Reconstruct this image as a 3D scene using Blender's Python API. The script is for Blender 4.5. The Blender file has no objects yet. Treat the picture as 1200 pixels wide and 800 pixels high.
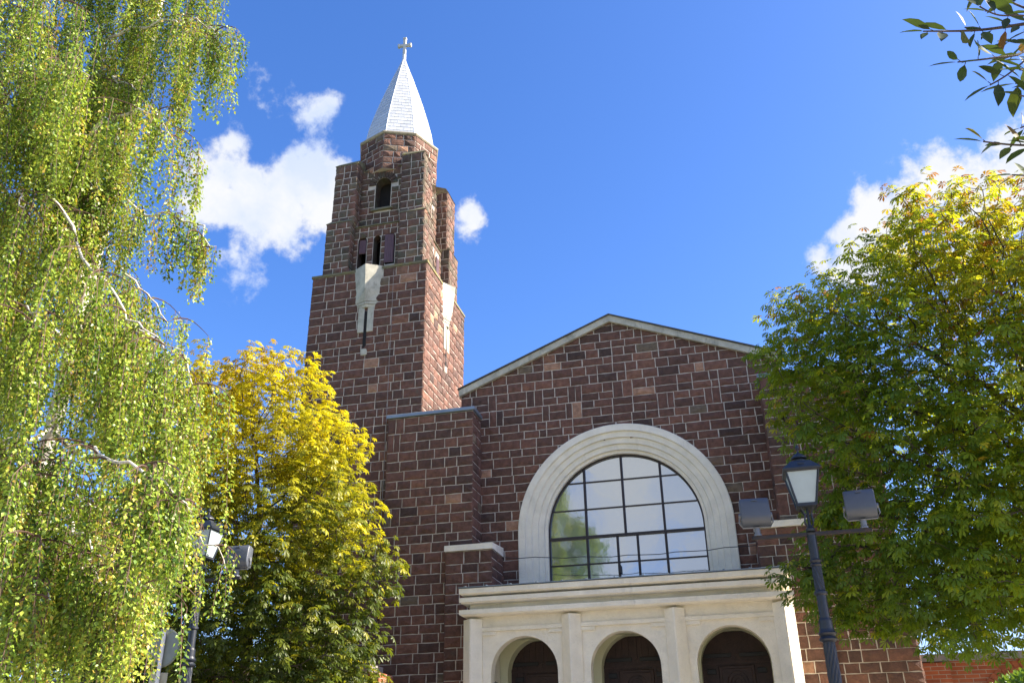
import bpy, bmesh, math, random
import numpy as np
from mathutils import Vector, Matrix

# ------------------------------------------------------------------ camera
S = bpy.context.scene
YAW, PITCH, ROLL, FPX = 0.24735, 0.45680, -0.016136, 1042.4
_F = Vector((-math.sin(YAW)*math.cos(PITCH), math.cos(YAW)*math.cos(PITCH), math.sin(PITCH)))
_R = Vector((math.cos(YAW), math.sin(YAW), 0)); _U = _R.cross(_F)
_A = _R*math.cos(ROLL)+_U*math.sin(ROLL); _B = -_R*math.sin(ROLL)+_U*math.cos(ROLL)
CAM = Vector((0, 0, 1.6))
cd = bpy.data.cameras.new('camera'); cam = bpy.data.objects.new('camera', cd); S.collection.objects.link(cam)
m = Matrix((_A, _B, -_F)).transposed().to_4x4(); m.translation = CAM; cam.matrix_world = m
cd.sensor_width = 36; cd.lens = 36*FPX/1200; cd.clip_end = 3000; cd.clip_start = 0.05
S.camera = cam
S.render.resolution_x, S.render.resolution_y = 1024, 682

def at(px, py, Y):                     # a point of the place at depth Y, from where the photo shows it
    d = _A*(px-600)+_B*(400-py)+_F*FPX
    return CAM+d*(Y/d.y)
def dirpx(px, py):
    return (_A*(px-600)+_B*(400-py)+_F*FPX).normalized()

# ------------------------------------------------------------------ sky, sun, exposure
AZ, EL = math.radians(12), math.radians(35)      # sun to the right, a little behind the facade
SUN = Vector((math.cos(EL)*math.cos(AZ), math.cos(EL)*math.sin(AZ), math.sin(EL)))
w = bpy.data.worlds.new('World'); S.world = w; w.use_nodes = True
nt = w.node_tree; nt.nodes.clear(); N = nt.nodes; L = nt.links
def nd(t, **k):
    n = N.new(t)
    for a, b in k.items(): setattr(n, a, b)
    return n
sky = nd('ShaderNodeTexSky', sky_type='NISHITA', sun_disc=False)
sky.sun_elevation = EL; sky.sun_rotation = math.atan2(SUN.x, SUN.y)
sky.air_density = 1.0; sky.dust_density = 1.1; sky.ozone_density = 3.5; sky.altitude = 300
hs = nd('ShaderNodeHueSaturation'); hs.inputs['Saturation'].default_value = 1.22; hs.inputs['Value'].default_value = 1.35
pol = nd('ShaderNodeVectorMath', operation='MULTIPLY'); pol.inputs[1].default_value = (1.0, .92, 1.04)   # polarised, slightly violet blue
L.new(sky.outputs[0], pol.inputs[0]); L.new(pol.outputs[0], hs.inputs['Color'])
tc = nd('ShaderNodeTexCoord')
nrm = nd('ShaderNodeVectorMath', operation='NORMALIZE'); L.new(tc.outputs['Generated'], nrm.inputs[0])
def math_(op, a, b=None, c=None, clamp=False):
    n = nd('ShaderNodeMath', operation=op, use_clamp=clamp)
    for i, v in enumerate((a, b, c)):
        if v is None: continue
        if isinstance(v, (int, float)): n.inputs[i].default_value = v
        else: L.new(v, n.inputs[i])
    return n.outputs[0]
def noise(scale, detail, rough, off=(0, 0, 0)):
    ad = nd('ShaderNodeVectorMath', operation='ADD'); L.new(nrm.outputs[0], ad.inputs[0]); ad.inputs[1].default_value = off
    n = nd('ShaderNodeTexNoise'); n.inputs['Scale'].default_value = scale; n.inputs['Detail'].default_value = detail
    n.inputs['Roughness'].default_value = rough; L.new(ad.outputs[0], n.inputs['Vector']); return n.outputs['Fac']
blobs = [  # cumulus puffs: direction of each puff, angular radius, weight
 (255,205,.055,1),(268,172,.04,1),(245,235,.04,.9),(290,235,.06,1),(325,238,.055,1),(365,215,.05,1),(330,262,.045,.9),(375,245,.042,.9),(385,215,.04,.9),(300,265,.04,.8),
 (283,316,.035,.42),(262,305,.03,.36),(305,128,.03,.24),(348,140,.02,.18),(381,122,.016,.28),(546,252,.025,.62),(541,268,.02,.5),
 (990,268,.04,1),(1018,250,.04,1),(1000,292,.045,.95),(1060,245,.05,1),(1100,225,.05,1),(1150,215,.055,1),(1200,205,.06,1),(1250,200,.08,1),(1050,290,.08,.9),(1130,270,.1,.9),(962,296,.03,.8)]
env = None
back_puffs = [(735, 560, .12, 1), (790, 600, .13, 1), (700, 540, .09, .9), (820, 660, .12, .9), (740, 640, .08, .8), (860, 520, .1, .9)]   # the cloud bank mirrored in the window
for px, py, r, wt in blobs+[(a, b, c, -e) for a, b, c, e in back_puffs]:
    d = dirpx(px, py)
    if wt < 0: d = Vector((d.x, -d.y, d.z)); wt = -wt
    di = nd('ShaderNodeVectorMath', operation='DISTANCE'); L.new(nrm.outputs[0], di.inputs[0]); di.inputs[1].default_value = d
    e = math_('MULTIPLY_ADD', di.outputs['Value'], -wt/r, wt)
    env = e if env is None else math_('SMOOTH_MAX', env, e, 0.15)
n1 = noise(14, 9, .62); n2 = noise(5, 5, .55, (3.1, 1.7, 0))
e1 = math_('MULTIPLY_ADD', n1, 3.0, -1.5)
covA = math_('ADD', env, e1)
covA = math_('MULTIPLY_ADD', covA, 1.9, -.35, clamp=True)
# clouds on the half of the sky behind the photographer (seen only mirrored in the window)
sp = nd('ShaderNodeSeparateXYZ'); L.new(nrm.outputs[0], sp.inputs[0])
back = math_('MULTIPLY_ADD', sp.outputs['Y'], -3.0, -.1, clamp=True)
n3 = noise(3.2, 8, .6, (.4, 0, .8))
covB = math_('MULTIPLY', math_('MULTIPLY_ADD', n3, 5.0, -2.35, clamp=True), back)
cov = math_('MAXIMUM', covA, covB)
cov = nd('ShaderNodeMapRange', interpolation_type='SMOOTHSTEP'); 
mx = math_('MAXIMUM', covA, covB); L.new(mx, cov.inputs['Value'])
n4 = noise(9, 7, .6, (.02, .0, -.03))
shade = nd('ShaderNodeMix', data_type='RGBA'); shade.inputs['A'].default_value = (3.0, 3.5, 4.6, 1); shade.inputs['B'].default_value = (4.25, 4.3, 4.4, 1)
dens = math_('MULTIPLY_ADD', n4, 4.2, -1.5, clamp=True); L.new(math_('MAXIMUM', dens, math_('MULTIPLY', env, .3), clamp=True), shade.inputs['Factor'])
mixc = nd('ShaderNodeMix', data_type='RGBA'); L.new(cov.outputs[0], mixc.inputs['Factor']); L.new(hs.outputs[0], mixc.inputs['A']); L.new(shade.outputs['Result'], mixc.inputs['B'])
bg = nd('ShaderNodeBackground'); bg.inputs['Strength'].default_value = 0.068; L.new(mixc.outputs['Result'], bg.inputs['Color'])
out = nd('ShaderNodeOutputWorld'); L.new(bg.outputs[0], out.inputs['Surface'])
w.cycles_visibility.camera = True

sl = bpy.data.lights.new('sun', 'SUN'); sl.energy = 5.0; sl.angle = math.radians(.5); sl.color = (1, .90, .74)
so = bpy.data.objects.new('sun', sl); S.collection.objects.link(so)
so.rotation_euler = (-SUN).to_track_quat('-Z', 'Y').to_euler(); so.location = (40, 10, 40)
S.view_settings.view_transform = 'Standard'; S.view_settings.look = 'None'; S.view_settings.gamma = 1
S.view_settings.exposure = 1.75; S.view_settings.use_curve_mapping = False
S.render.engine = 'CYCLES'; S.cycles.max_bounces = 8; S.cycles.diffuse_bounces = 4; S.cycles.transparent_max_bounces = 8

# ------------------------------------------------------------------ helpers
random.seed(7); rng = np.random.default_rng(11)
COL = S.collection
class MB:
    def __init__(s): s.v = []; s.f = []; s.m = []; s.t = []; s.sm = []; s.M = Matrix.Identity(4); s.mat = 0; s.tone = .5; s.smooth = False
    def add(s, vs, fs):
        o = len(s.v); M = s.M
        s.v.extend([tuple(M @ Vector(p)) for p in vs])
        for f in fs: s.f.append([i+o for i in f]); s.m.append(s.mat); s.t.append(s.tone); s.sm.append(s.smooth)
    def box(s, x0, x1, y0, y1, z0, z1, bev=0):
        if bev:
            b = bev; P = []
            for z, i in ((z0, b), (z0+b, 0), (z1-b, 0), (z1, b)):
                a0, a1, c0, c1 = x0+i, x1-i, y0+i, y1-i
                k = b if i == 0 else b*.5
                P += [(a0+k, c0, z), (a1-k, c0, z), (a1, c0+k, z), (a1, c1-k, z), (a1-k, c1, z), (a0+k, c1, z), (a0, c1-k, z), (a0, c0+k, z)]
            F = [list(range(7, -1, -1)), list(range(24, 32))]
            for r in range(3):
                for k in range(8): F.append([r*8+k, r*8+(k+1) % 8, r*8+8+(k+1) % 8, r*8+8+k])
            s.add(P, F); return
        s.add([(x0, y0, z0), (x1, y0, z0), (x1, y1, z0), (x0, y1, z0), (x0, y0, z1), (x1, y0, z1), (x1, y1, z1), (x0, y1, z1)],
              [(3, 2, 1, 0), (4, 5, 6, 7), (0, 1, 5, 4), (1, 2, 6, 5), (2, 3, 7, 6), (3, 0, 4, 7)])
    def hexa(s, lo, hi):                      # two matching loops, bottom and top, capped
        n = len(lo); s.add(list(lo)+list(hi), [list(range(n-1, -1, -1)), list(range(n, 2*n))]+[(i, (i+1) % n, n+(i+1) % n, n+i) for i in range(n)])
    def loft(s, rings, cap=True, closed=True):
        n = len(rings[0]); V = [p for r in rings for p in r]; F = []
        for k in range(len(rings)-1):
            for i in range(n if closed else n-1): F.append((k*n+i, k*n+(i+1) % n, (k+1)*n+(i+1) % n, (k+1)*n+i))
        if cap: F += [list(range(n-1, -1, -1)), list(range((len(rings)-1)*n, len(rings)*n))]
        s.add(V, F)
    def lathe(s, prof, n=20, c=(0, 0), lobes=0, amp=0, twist=0):
        R = []
        for r, z in prof:
            ring = []
            for i in range(n):
                a = 2*math.pi*i/n
                rr = r*(1+amp*math.cos(lobes*(a+twist*z))) if lobes else r
                ring.append((c[0]+rr*math.cos(a), c[1]+rr*math.sin(a), z))
            R.append(ring)
        s.loft(R)
    def tube(s, pts, rad, n=6):
        pts = [Vector(p) for p in pts]; rs = rad if hasattr(rad, '__len__') else [rad]*len(pts); R = []
        for i, p in enumerate(pts):
            t = (pts[min(i+1, len(pts)-1)]-pts[max(i-1, 0)]).normalized()
            a = t.cross(Vector((0, 0, 1)) if abs(t.z) < .9 else Vector((1, 0, 0))).normalized(); b = t.cross(a)
            R.append([p+(a*math.cos(2*math.pi*k/n)+b*math.sin(2*math.pi*k/n))*rs[i] for k in range(n)])
        s.loft(R)
    def plate(s, outer, holes, O, U, V, Nn, th):   # flat wall with real openings, front at O, thickness th behind
        bm = bmesh.new(); loops = [outer]+holes; ed = []; O, U, V, Nn = map(Vector, (O, U, V, Nn))
        for lp in loops:
            vs = [bm.verts.new((p[0], p[1], 0)) for p in lp]
            for i in range(len(vs)): ed.append(bm.edges.new((vs[i], vs[(i+1) % len(vs)])))
        bmesh.ops.triangle_fill(bm, use_beauty=True, edges=ed)
        bm.verts.index_update()
        P = [O+U*v.co.x+V*v.co.y for v in bm.verts]; Q = [p-Nn*th for p in P]; n = len(P)
        F = [[v.index for v in f.verts] for f in bm.faces]
        s.add(P+Q, F+[[i+n for i in reversed(f)] for f in F])
        k = 0
        for lp in loops:
            c = len(lp); s.add(P[k:k+c]+Q[k:k+c], [(i, (i+1) % c, c+(i+1) % c, c+i) for i in range(c)]); k += c
        bm.free()
    def build(s, name, mats, parent=None):
        me = bpy.data.meshes.new(name); me.from_pydata(s.v, [], s.f)
        for mm in (mats if isinstance(mats, (list, tuple)) else [mats]): me.materials.append(mm)
        me.polygons.foreach_set('material_index', s.m); me.polygons.foreach_set('use_smooth', s.sm)
        a = me.attributes.new('tone', 'FLOAT', 'FACE'); a.data.foreach_set('value', s.t)
        bm = bmesh.new(); bm.from_mesh(me); bmesh.ops.recalc_face_normals(bm, faces=bm.faces); bm.to_mesh(me); bm.free()
        me.update()
        o = bpy.data.objects.new(name, me); COL.objects.link(o)
        if parent: o.parent = parent; o.matrix_parent_inverse = Matrix.Translation(-parent.location)
        return o
def empty(name, loc=(0, 0, 0)):
    o = bpy.data.objects.new(name, None); COL.objects.link(o); o.location = loc; o.empty_display_size = .3; return o
def tag(o, label=None, cat=None, group=None, kind=None):
    if label: o['label'] = label
    if cat: o['category'] = cat
    if group: o['group'] = group
    if kind: o['kind'] = kind
    return o

# ------------------------------------------------------------------ materials
def mat(name, col=(.5, .5, .5), rough=.7, metal=0, ramp=None, nscale=6, namp=.25, bump=0, bscale=40, spec=.5, transl=0, detail=6, coat=0, grime=None, bdist=.02, obj_rand=0, glue=None):
    mt = bpy.data.materials.new(name); mt.use_nodes = True; t = mt.node_tree; t.nodes.clear(); n = t.nodes; l = t.links
    b = n.new('ShaderNodeBsdfPrincipled'); o = n.new('ShaderNodeOutputMaterial')
    b.inputs['Roughness'].default_value = rough; b.inputs['Metallic'].default_value = metal; b.inputs['Specular IOR Level'].default_value = spec
    b.inputs['Coat Weight'].default_value = coat
    c = None
    if ramp:
        at_ = n.new('ShaderNodeAttribute'); at_.attribute_name = 'tone'; r = n.new('ShaderNodeValToRGB'); el = r.color_ramp.elements
        while len(el) < len(ramp): el.new(.5)
        for e, (p, cc) in zip(el, ramp): e.position = p; e.color = (*cc, 1)
        l.new(at_.outputs['Fac'], r.inputs['Fac']); c = r.outputs['Color']
    else:
        rgb = n.new('ShaderNodeRGB'); rgb.outputs[0].default_value = (*col, 1); c = rgb.outputs[0]
    tcn = n.new('ShaderNodeTexCoord')
    if namp:
        nz = n.new('ShaderNodeTexNoise'); nz.inputs['Scale'].default_value = nscale; nz.inputs['Detail'].default_value = detail; nz.inputs['Roughness'].default_value = .62
        l.new(tcn.outputs['Object'], nz.inputs['Vector'])
        mr = n.new('ShaderNodeMapRange'); mr.inputs['From Min'].default_value = .3; mr.inputs['From Max'].default_value = .7; mr.inputs['To Min'].default_value = 1-namp; mr.inputs['To Max'].default_value = 1+namp
        l.new(nz.outputs['Fac'], mr.inputs['Value'])
        mm = n.new('ShaderNodeVectorMath'); mm.operation = 'SCALE'; l.new(c, mm.inputs[0]); l.new(mr.outputs[0], mm.inputs['Scale']); c = mm.outputs[0]
    if grime:      # (colour, scale, threshold) patches of stain or moss with a shape of their own
        gz = n.new('ShaderNodeTexNoise'); gz.inputs['Scale'].default_value = grime[1]; gz.inputs['Detail'].default_value = 7; gz.inputs['Roughness'].default_value = .7
        mp = n.new('ShaderNodeMapping'); mp.inputs['Scale'].default_value = (1, 1, grime[3] if len(grime) > 3 else 1); l.new(tcn.outputs['Object'], mp.inputs[0]); l.new(mp.outputs[0], gz.inputs['Vector'])
        gm = n.new('ShaderNodeMapRange'); gm.inputs['From Min'].default_value = grime[2]; gm.inputs['From Max'].default_value = grime[2]+.14; l.new(gz.outputs['Fac'], gm.inputs['Value'])
        mix = n.new('ShaderNodeMix'); mix.data_type = 'RGBA'; mix.inputs['B'].default_value = (*grime[0], 1)
        sc_ = n.new('ShaderNodeMath'); sc_.operation = 'MULTIPLY'; sc_.inputs[1].default_value = .75; l.new(gm.outputs[0], sc_.inputs[0]); l.new(sc_.outputs[0], mix.inputs['Factor'])
        l.new(c, mix.inputs['A']); c = mix.outputs['Result']
    l.new(c, b.inputs['Base Color'])
    if bump:
        bz = n.new('ShaderNodeTexNoise'); bz.inputs['Scale'].default_value = bscale; bz.inputs['Detail'].default_value = 6; bz.inputs['Roughness'].default_value = .65
        l.new(tcn.outputs['Object'], bz.inputs['Vector']); bp = n.new('ShaderNodeBump'); bp.inputs['Strength'].default_value = bump; bp.inputs['Distance'].default_value = bdist
        l.new(bz.outputs['Fac'], bp.inputs['Height']); l.new(bp.outputs[0], b.inputs['Normal'])
    sh = b.outputs[0]
    if transl:
        tr = n.new('ShaderNodeBsdfTranslucent'); g = n.new('ShaderNodeGamma'); g.inputs[1].default_value = .8; l.new(c, g.inputs[0])
        tint = n.new('ShaderNodeVectorMath'); tint.operation = 'MULTIPLY'; tint.inputs[1].default_value = (1.05, 1.0, .35); l.new(g.outputs[0], tint.inputs[0]); l.new(tint.outputs[0], tr.inputs['Color'])
        ms = n.new('ShaderNodeMixShader'); ms.inputs[0].default_value = transl; l.new(sh, ms.inputs[1]); l.new(tr.outputs[0], ms.inputs[2]); sh = ms.outputs[0]
    l.new(sh, o.inputs['Surface']); return mt

STONE_RAMP = [(0, (.062, .036, .028)), (.18, (.09, .047, .034)), (.45, (.132, .064, .044)), (.7, (.175, .081, .054)), (.88, (.235, .112, .068)), (.94, (.135, .112, .075)), (1, (.36, .20, .125))]
M_stone = mat('red_porphyry', ramp=STONE_RAMP, rough=.85, nscale=9, namp=.34, bump=.9, bscale=26, bdist=.035, grime=((.10, .085, .065), 3.1, .6))
M_mossy = mat('weathered_porphyry', ramp=[(0, (.055, .038, .030)), (.4, (.13, .072, .052)), (.7, (.19, .092, .064)), (.9, (.13, .115, .075)), (1, (.32, .17, .11))], rough=.9, nscale=7, namp=.35, bump=.9, bscale=26, bdist=.035, grime=((.095, .10, .065), 2.3, .49))
M_mortar = mat('pale_mortar', (.56, .50, .43), rough=.95, nscale=5, namp=.2, bump=.5, bscale=60, grime=((.3, .25, .19), 2, .56))
M_ledge = mat('mossy_ledge_stone', (.17, .155, .095), rough=.95, nscale=6, namp=.3, bump=.7, bscale=22, grime=((.2, .17, .035), 3.5, .5))
M_white = mat('cream_render', (.87, .81, .67), rough=.85, nscale=3.0, namp=.09, bump=.9, bscale=26, bdist=.03, grime=((.55, .52, .42), 2.6, .585, .22))
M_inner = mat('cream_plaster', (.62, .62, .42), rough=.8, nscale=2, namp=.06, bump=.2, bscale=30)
M_conc = mat('pale_cast_stone', (.46, .44, .36), rough=.9, nscale=4, namp=.22, bump=.4, bscale=30, grime=((.2, .2, .16), 4, .52, .5))
M_zinc = mat('zinc_flashing', (.22, .27, .33), rough=.45, metal=.5, nscale=3, namp=.15)
M_dark = mat('belfry_gloom', (.015, .013, .012), rough=.9, namp=.2)  # near-black colour in place of the darkness of unlit interiors
M_slate = mat('pale_metal_shingle', ramp=[(0, (.54, .56, .58)), (.5, (.60, .62, .63)), (1, (.67, .69, .69))], rough=.42, metal=.25, nscale=12, namp=.12, bump=.15, bscale=20)
M_under = mat('shingle_gap', (.44, .46, .48), rough=.7, namp=.1)
M_cross = mat('grey_cast_cross', (.5, .5, .47), rough=.7, namp=.1, nscale=8)
M_shut = mat('plum_shutter_paint', (.125, .068, .082), rough=.6, namp=.12, nscale=4, bump=.1)
M_door = mat('dark_oak_door', (.038, .018, .015), rough=.55, nscale=8, namp=.3, bump=.25, bscale=30)
M_iron = mat('black_iron', (.012, .012, .014), rough=.5, namp=.15, nscale=10, bump=.1)
M_frame = mat('brown_window_steel', (.028, .018, .016), rough=.5, namp=.15)
M_lamp = mat('dark_blue_grey_paint', (.012, .017, .028), rough=.42, nscale=14, namp=.2, bump=.08, bscale=30)
M_rust = mat('weathered_steel_arm', (.02, .018, .02), rough=.7, nscale=14, namp=.4, grime=((.09, .04, .02), 9, .55))
M_flood = mat('grey_housing', (.07, .08, .10), rough=.38, nscale=9, namp=.07, bump=.12, bscale=60, grime=((.2, .21, .22), 12, .66))
M_bark = mat('grey_brown_bark', (.07, .055, .042), rough=.95, nscale=12, namp=.4, bump=1, bscale=18, bdist=.03)
M_bbark = mat('white_birch_bark', (.58, .54, .47), rough=.85, nscale=10, namp=.2, bump=.6, bscale=25, grime=((.05, .04, .035), 5, .55, .35))
M_twig = mat('reddish_brown_twig', (.09, .05, .035), rough=.8, namp=.2)
M_brick = None

def glass_mat():
    mt = bpy.data.materials.new('reflective_leaded_glass'); mt.use_nodes = True; t = mt.node_tree; n = t.nodes; l = t.links
    b = n['Principled BSDF']; b.inputs['Base Color'].default_value = (.46, .49, .52, 1); b.inputs['Metallic'].default_value = .85; b.inputs['Roughness'].default_value = .05
    tcn = n.new('ShaderNodeTexCoord'); nz = n.new('ShaderNodeTexNoise'); nz.inputs['Scale'].default_value = 3.5; nz.inputs['Detail'].default_value = 3
    l.new(tcn.outputs['Object'], nz.inputs['Vector']); bp = n.new('ShaderNodeBump'); bp.inputs['Strength'].default_value = .03; bp.inputs['Distance'].default_value = .05
    l.new(nz.outputs['Fac'], bp.inputs['Height']); l.new(bp.outputs[0], b.inputs['Normal']); return mt
M_glass = glass_mat()
M_brkt = mat('bracket_steel', (.17, .18, .2), rough=.45, metal=.4, namp=.15)
M_lglass = mat('frosted_lantern_glass', (.34, .41, .44), rough=.25, namp=.05, spec=.6)

def brick_mat():
    mt = bpy.data.materials.new('orange_brickwork'); mt.use_nodes = True; t = mt.node_tree; n = t.nodes; l = t.links; b = n['Principled BSDF']
    tcn = n.new('ShaderNodeTexCoord'); s = n.new('ShaderNodeSeparateXYZ'); l.new(tcn.outputs['Object'], s.inputs[0])
    ad = n.new('ShaderNodeMath'); ad.operation = 'ADD'; l.new(s.outputs[0], ad.inputs[0]); l.new(s.outputs[1], ad.inputs[1])
    cb = n.new('ShaderNodeCombineXYZ'); l.new(ad.outputs[0], cb.inputs[0]); l.new(s.outputs[2], cb.inputs[1])
    br = n.new('ShaderNodeTexBrick'); br.inputs['Scale'].default_value = 1; br.inputs['Brick Width'].default_value = .26; br.inputs['Row Height'].default_value = .075; br.inputs['Mortar Size'].default_value = .006
    br.inputs['Color1'].default_value = (.36, .10, .04, 1); br.inputs['Color2'].default_value = (.24, .062, .03, 1); br.inputs['Mortar'].default_value = (.3, .25, .2, 1)
    l.new(cb.outputs[0], br.inputs['Vector']); nz = n.new('ShaderNodeTexNoise'); nz.inputs['Scale'].default_value = 5; nz.inputs['Detail'].default_value = 6; l.new(tcn.outputs['Object'], nz.inputs[0])
    mr = n.new('ShaderNodeMapRange'); mr.inputs['To Min'].default_value = .6; mr.inputs['To Max'].default_value = 1.4; l.new(nz.outputs['Fac'], mr.inputs[0])
    sc = n.new('ShaderNodeVectorMath'); sc.operation = 'SCALE'; l.new(br.outputs['Color'], sc.inputs[0]); l.new(mr.outputs[0], sc.inputs['Scale']); l.new(sc.outputs[0], b.inputs['Base Color'])
    b.inputs['Roughness'].default_value = .9; bp = n.new('ShaderNodeBump'); bp.inputs['Strength'].default_value = .6; bp.inputs['Distance'].default_value = .01; bp.invert = True
    l.new(br.outputs['Fac'], bp.inputs['Height']); l.new(bp.outputs[0], b.inputs['Normal']); return mt
M_brick = brick_mat()
M_brickc = mat('orange_brick', ramp=[(0, (.22, .06, .03)), (1, (.38, .12, .05))], rough=.9, namp=.25, nscale=8, bump=.4)
M_cope = mat('grey_coping_stone', (.22, .2, .19), rough=.9, namp=.2, nscale=5, bump=.5)

# ------------------------------------------------------------------ masonry
def clip(poly, hp):
    a, b, c = hp; o = []
    for i in range(len(poly)):
        p, q = poly[i], poly[(i+1) % len(poly)]; dp = a*p[0]+b*p[1]-c; dq = a*q[0]+b*q[1]-c
        if dp <= 0: o.append(p)
        if (dp < 0 < dq) or (dq < 0 < dp):
            t = dp/(dp-dq); o.append((p[0]+t*(q[0]-p[0]), p[1]+t*(q[1]-p[1])))
    return o
def stone(mb, poly, O, U, V, Nn, tone, pro):
    """one rock-faced stone: ragged outline, raised irregular face"""
    n = len(poly)
    if n < 3: return
    cx = sum(p[0] for p in poly)/n; cy = sum(p[1] for p in poly)/n
    area = abs(sum(poly[i][0]*poly[(i+1) % n][1]-poly[(i+1) % n][0]*poly[i][1] for i in range(n)))/2
    if area < .0022: return
    pts = []
    for i in range(n):
        p, q = poly[i], poly[(i+1) % n]; ln = math.hypot(q[0]-p[0], q[1]-p[1]); pts.append(p)
        k = 2 if ln > .26 else (1 if ln > .1 else 0)
        for j in range(k):
            t = (j+1)/(k+1); pts.append((p[0]+t*(q[0]-p[0]), p[1]+t*(q[1]-p[1])))
    g = .011
    base = []; ring = []
    for (x, y) in pts:
        dx, dy = x-cx, y-cy; d = math.hypot(dx, dy)+1e-6
        jx, jy = random.uniform(-.005, .005), random.uniform(-.005, .005)
        bx, by = x-dx/d*g+jx, y-dy/d*g+jy
        base.append(O+U*bx+V*by)
        k = .016; h = pro*random.uniform(.45, 1.05)
        ring.append(O+U*(bx-math.copysign(min(k, abs(dx)), dx))+V*(by-math.copysign(min(k, abs(dy)), dy))+Nn*h)
    c = O+U*(cx+random.uniform(-.03, .03))+V*(cy+random.uniform(-.02, .02))+Nn*pro*random.uniform(.9, 2.0)
    m_ = len(pts)
    mb.mat = 1; mb.tone = tone
    mb.add(base+ring+[c], [(i, (i+1) % m_, m_+(i+1) % m_, m_+i) for i in range(m_)]+[(m_+i, m_+(i+1) % m_, 2*m_) for i in range(m_)])
    mb.mat = 0
def masonry(mb, O, U, V, Nn, u0, u1, v0, v1, hps=(), blocked=None, hm=(.18, .255), lm=(.26, .58), pro=.024, vert=.08, band=None, ext=.012, tonefn=None):
    O, U, V, Nn = Vector(O), Vector(U), Vector(V), Vector(Nn); v = v0
    a0, a1 = u0-ext, u1+ext
    def free(va, vb):
        iv = [(a0, a1)]
        for (b0, b1) in (blocked(va, vb) if blocked else []):
            nv = []
            for (x, y) in iv:
                if b1 <= x or b0 >= y: nv.append((x, y)); continue
                if b0 > x: nv.append((x, b0))
                if b1 < y: nv.append((b1, y))
            iv = nv
        return iv
    def put(x0, x1, y0, y1):
        poly = [(x0, y0), (x1, y0), (x1, y1), (x0, y1)]
        for h in hps:
            poly = clip(poly, h)
            if len(poly) < 3: return
        tn = min(1, max(0, random.gauss(.45, .17))) if random.random() > .055 else random.choice((.93, 1, .02))
        if tonefn: tn = tonefn(tn, (x0+x1)/2, (y0+y1)/2)
        stone(mb, poly, O, U, V, Nn, tn, pro)
    def row(x0, x1, y0, y1):
        x = x0
        while x < x1-1e-4:
            ln = random.uniform(*lm)
            if x+ln > x1-lm[0]*.55: ln = x1-x if x1-x < lm[1]*1.15 else (x1-x)/2
            put(x, x+ln, y0, y1); x += ln
    while v < v1-.02:
        h = random.uniform(*hm); h2 = random.uniform(*hm)
        if v+h > v1-.09: h = v1-v; h2 = 0
        elif v+h+h2 > v1-.09: h2 = v1-v-h
        if h2 == 0 or h2 < .05:
            for (x, y) in free(v, v+h+h2): row(x, y, v, v+h+h2)
            v += h+h2; continue
        pv = vert
        if band and band[0] < v+h < band[1]: pv = band[2]
        iva, ivb = free(v, v+h), free(v+h, v+h+h2)
        if iva == ivb and pv:
            for (x0, x1) in iva:
                x = x0
                while x < x1-1e-4:
                    if random.random() < pv and x1-x > .9:
                        for k in range(random.choice((1, 2, 2))):
                            wd = random.uniform(.15, .24); put(x, x+wd, v, v+h+h2); x += wd
                    seg = min(random.uniform(.5, 2.2) if pv < .3 else random.uniform(.35, .8), x1-x)
                    if x1-x-seg < .45: seg = x1-x
                    row(x, x+seg, v, v+h); row(x, x+seg, v+h, v+h+h2); x += seg
        else:
            for (x, y) in iva: row(x, y, v, v+h)
            for (x, y) in ivb: row(x, y, v+h, v+h+h2)
        v += h+h2
def stonebox(mb, x0, x1, y0, y1, z0, z1, faces='frl', zf=None, **k):
    mb.mat = 0; mb.tone = .5; mb.box(x0, x1, y0, y1, z0, z1)
    R = mb.M.to_3x3()
    def go(O, U, Nn, ln, za): masonry_l(mb, O, U, Nn, ln, za, z1, **k)
    za = z0 if zf is None else zf
    if 'f' in faces: go((x0, y0, 0), (1, 0, 0), (0, -1, 0), x1-x0, za)
    if 'b' in faces: go((x1, y1, 0), (-1, 0, 0), (0, 1, 0), x1-x0, za)
    if 'r' in faces: go((x1, y0, 0), (0, 1, 0), (1, 0, 0), y1-y0, za)
    if 'l' in faces: go((x0, y1, 0), (0, -1, 0), (-1, 0, 0), y1-y0, za)
def masonry_l(mb, O, U, Nn, ln, z0, z1, **k):    # local frame; mb.M does the placing
    masonry(mb, O, U, (0, 0, 1), Nn, 0, ln, z0, z1, **k)
def arch_pts(c, hw, zs, zb, n=20):
    return [(c-hw, zb), (c+hw, zb)]+[(c+hw*math.cos(math.pi*i/n), zs+hw*math.sin(math.pi*i/n)) for i in range(n+1)]

# ------------------------------------------------------------------ ground and setting
g = MB(); g.box(-900, 900, -900, 900, -.5, 0)
tag(g.build('ground', mat('mown_grass_ground', (.06, .09, .03), rough=1, nscale=2, namp=.4, bump=.5, bscale=20)), kind='structure')
g = MB(); g.box(-17, 12, -14, 19, .002, .006)  # unseen paving, made wide and pale to bounce warm light onto the porch
tag(g.build('path', mat('pale_bounce_paving', (.42, .37, .30), rough=.9, nscale=3, namp=.15, bump=.3, bscale=12)), kind='structure')

# ------------------------------------------------------------------ the church
church = empty('church', (-2.5, 20, 0))
tag(church, 'reddish-brown rough stone church with square stepped bell tower, white spire and white arched porch', 'church')
CX = -2.5
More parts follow.
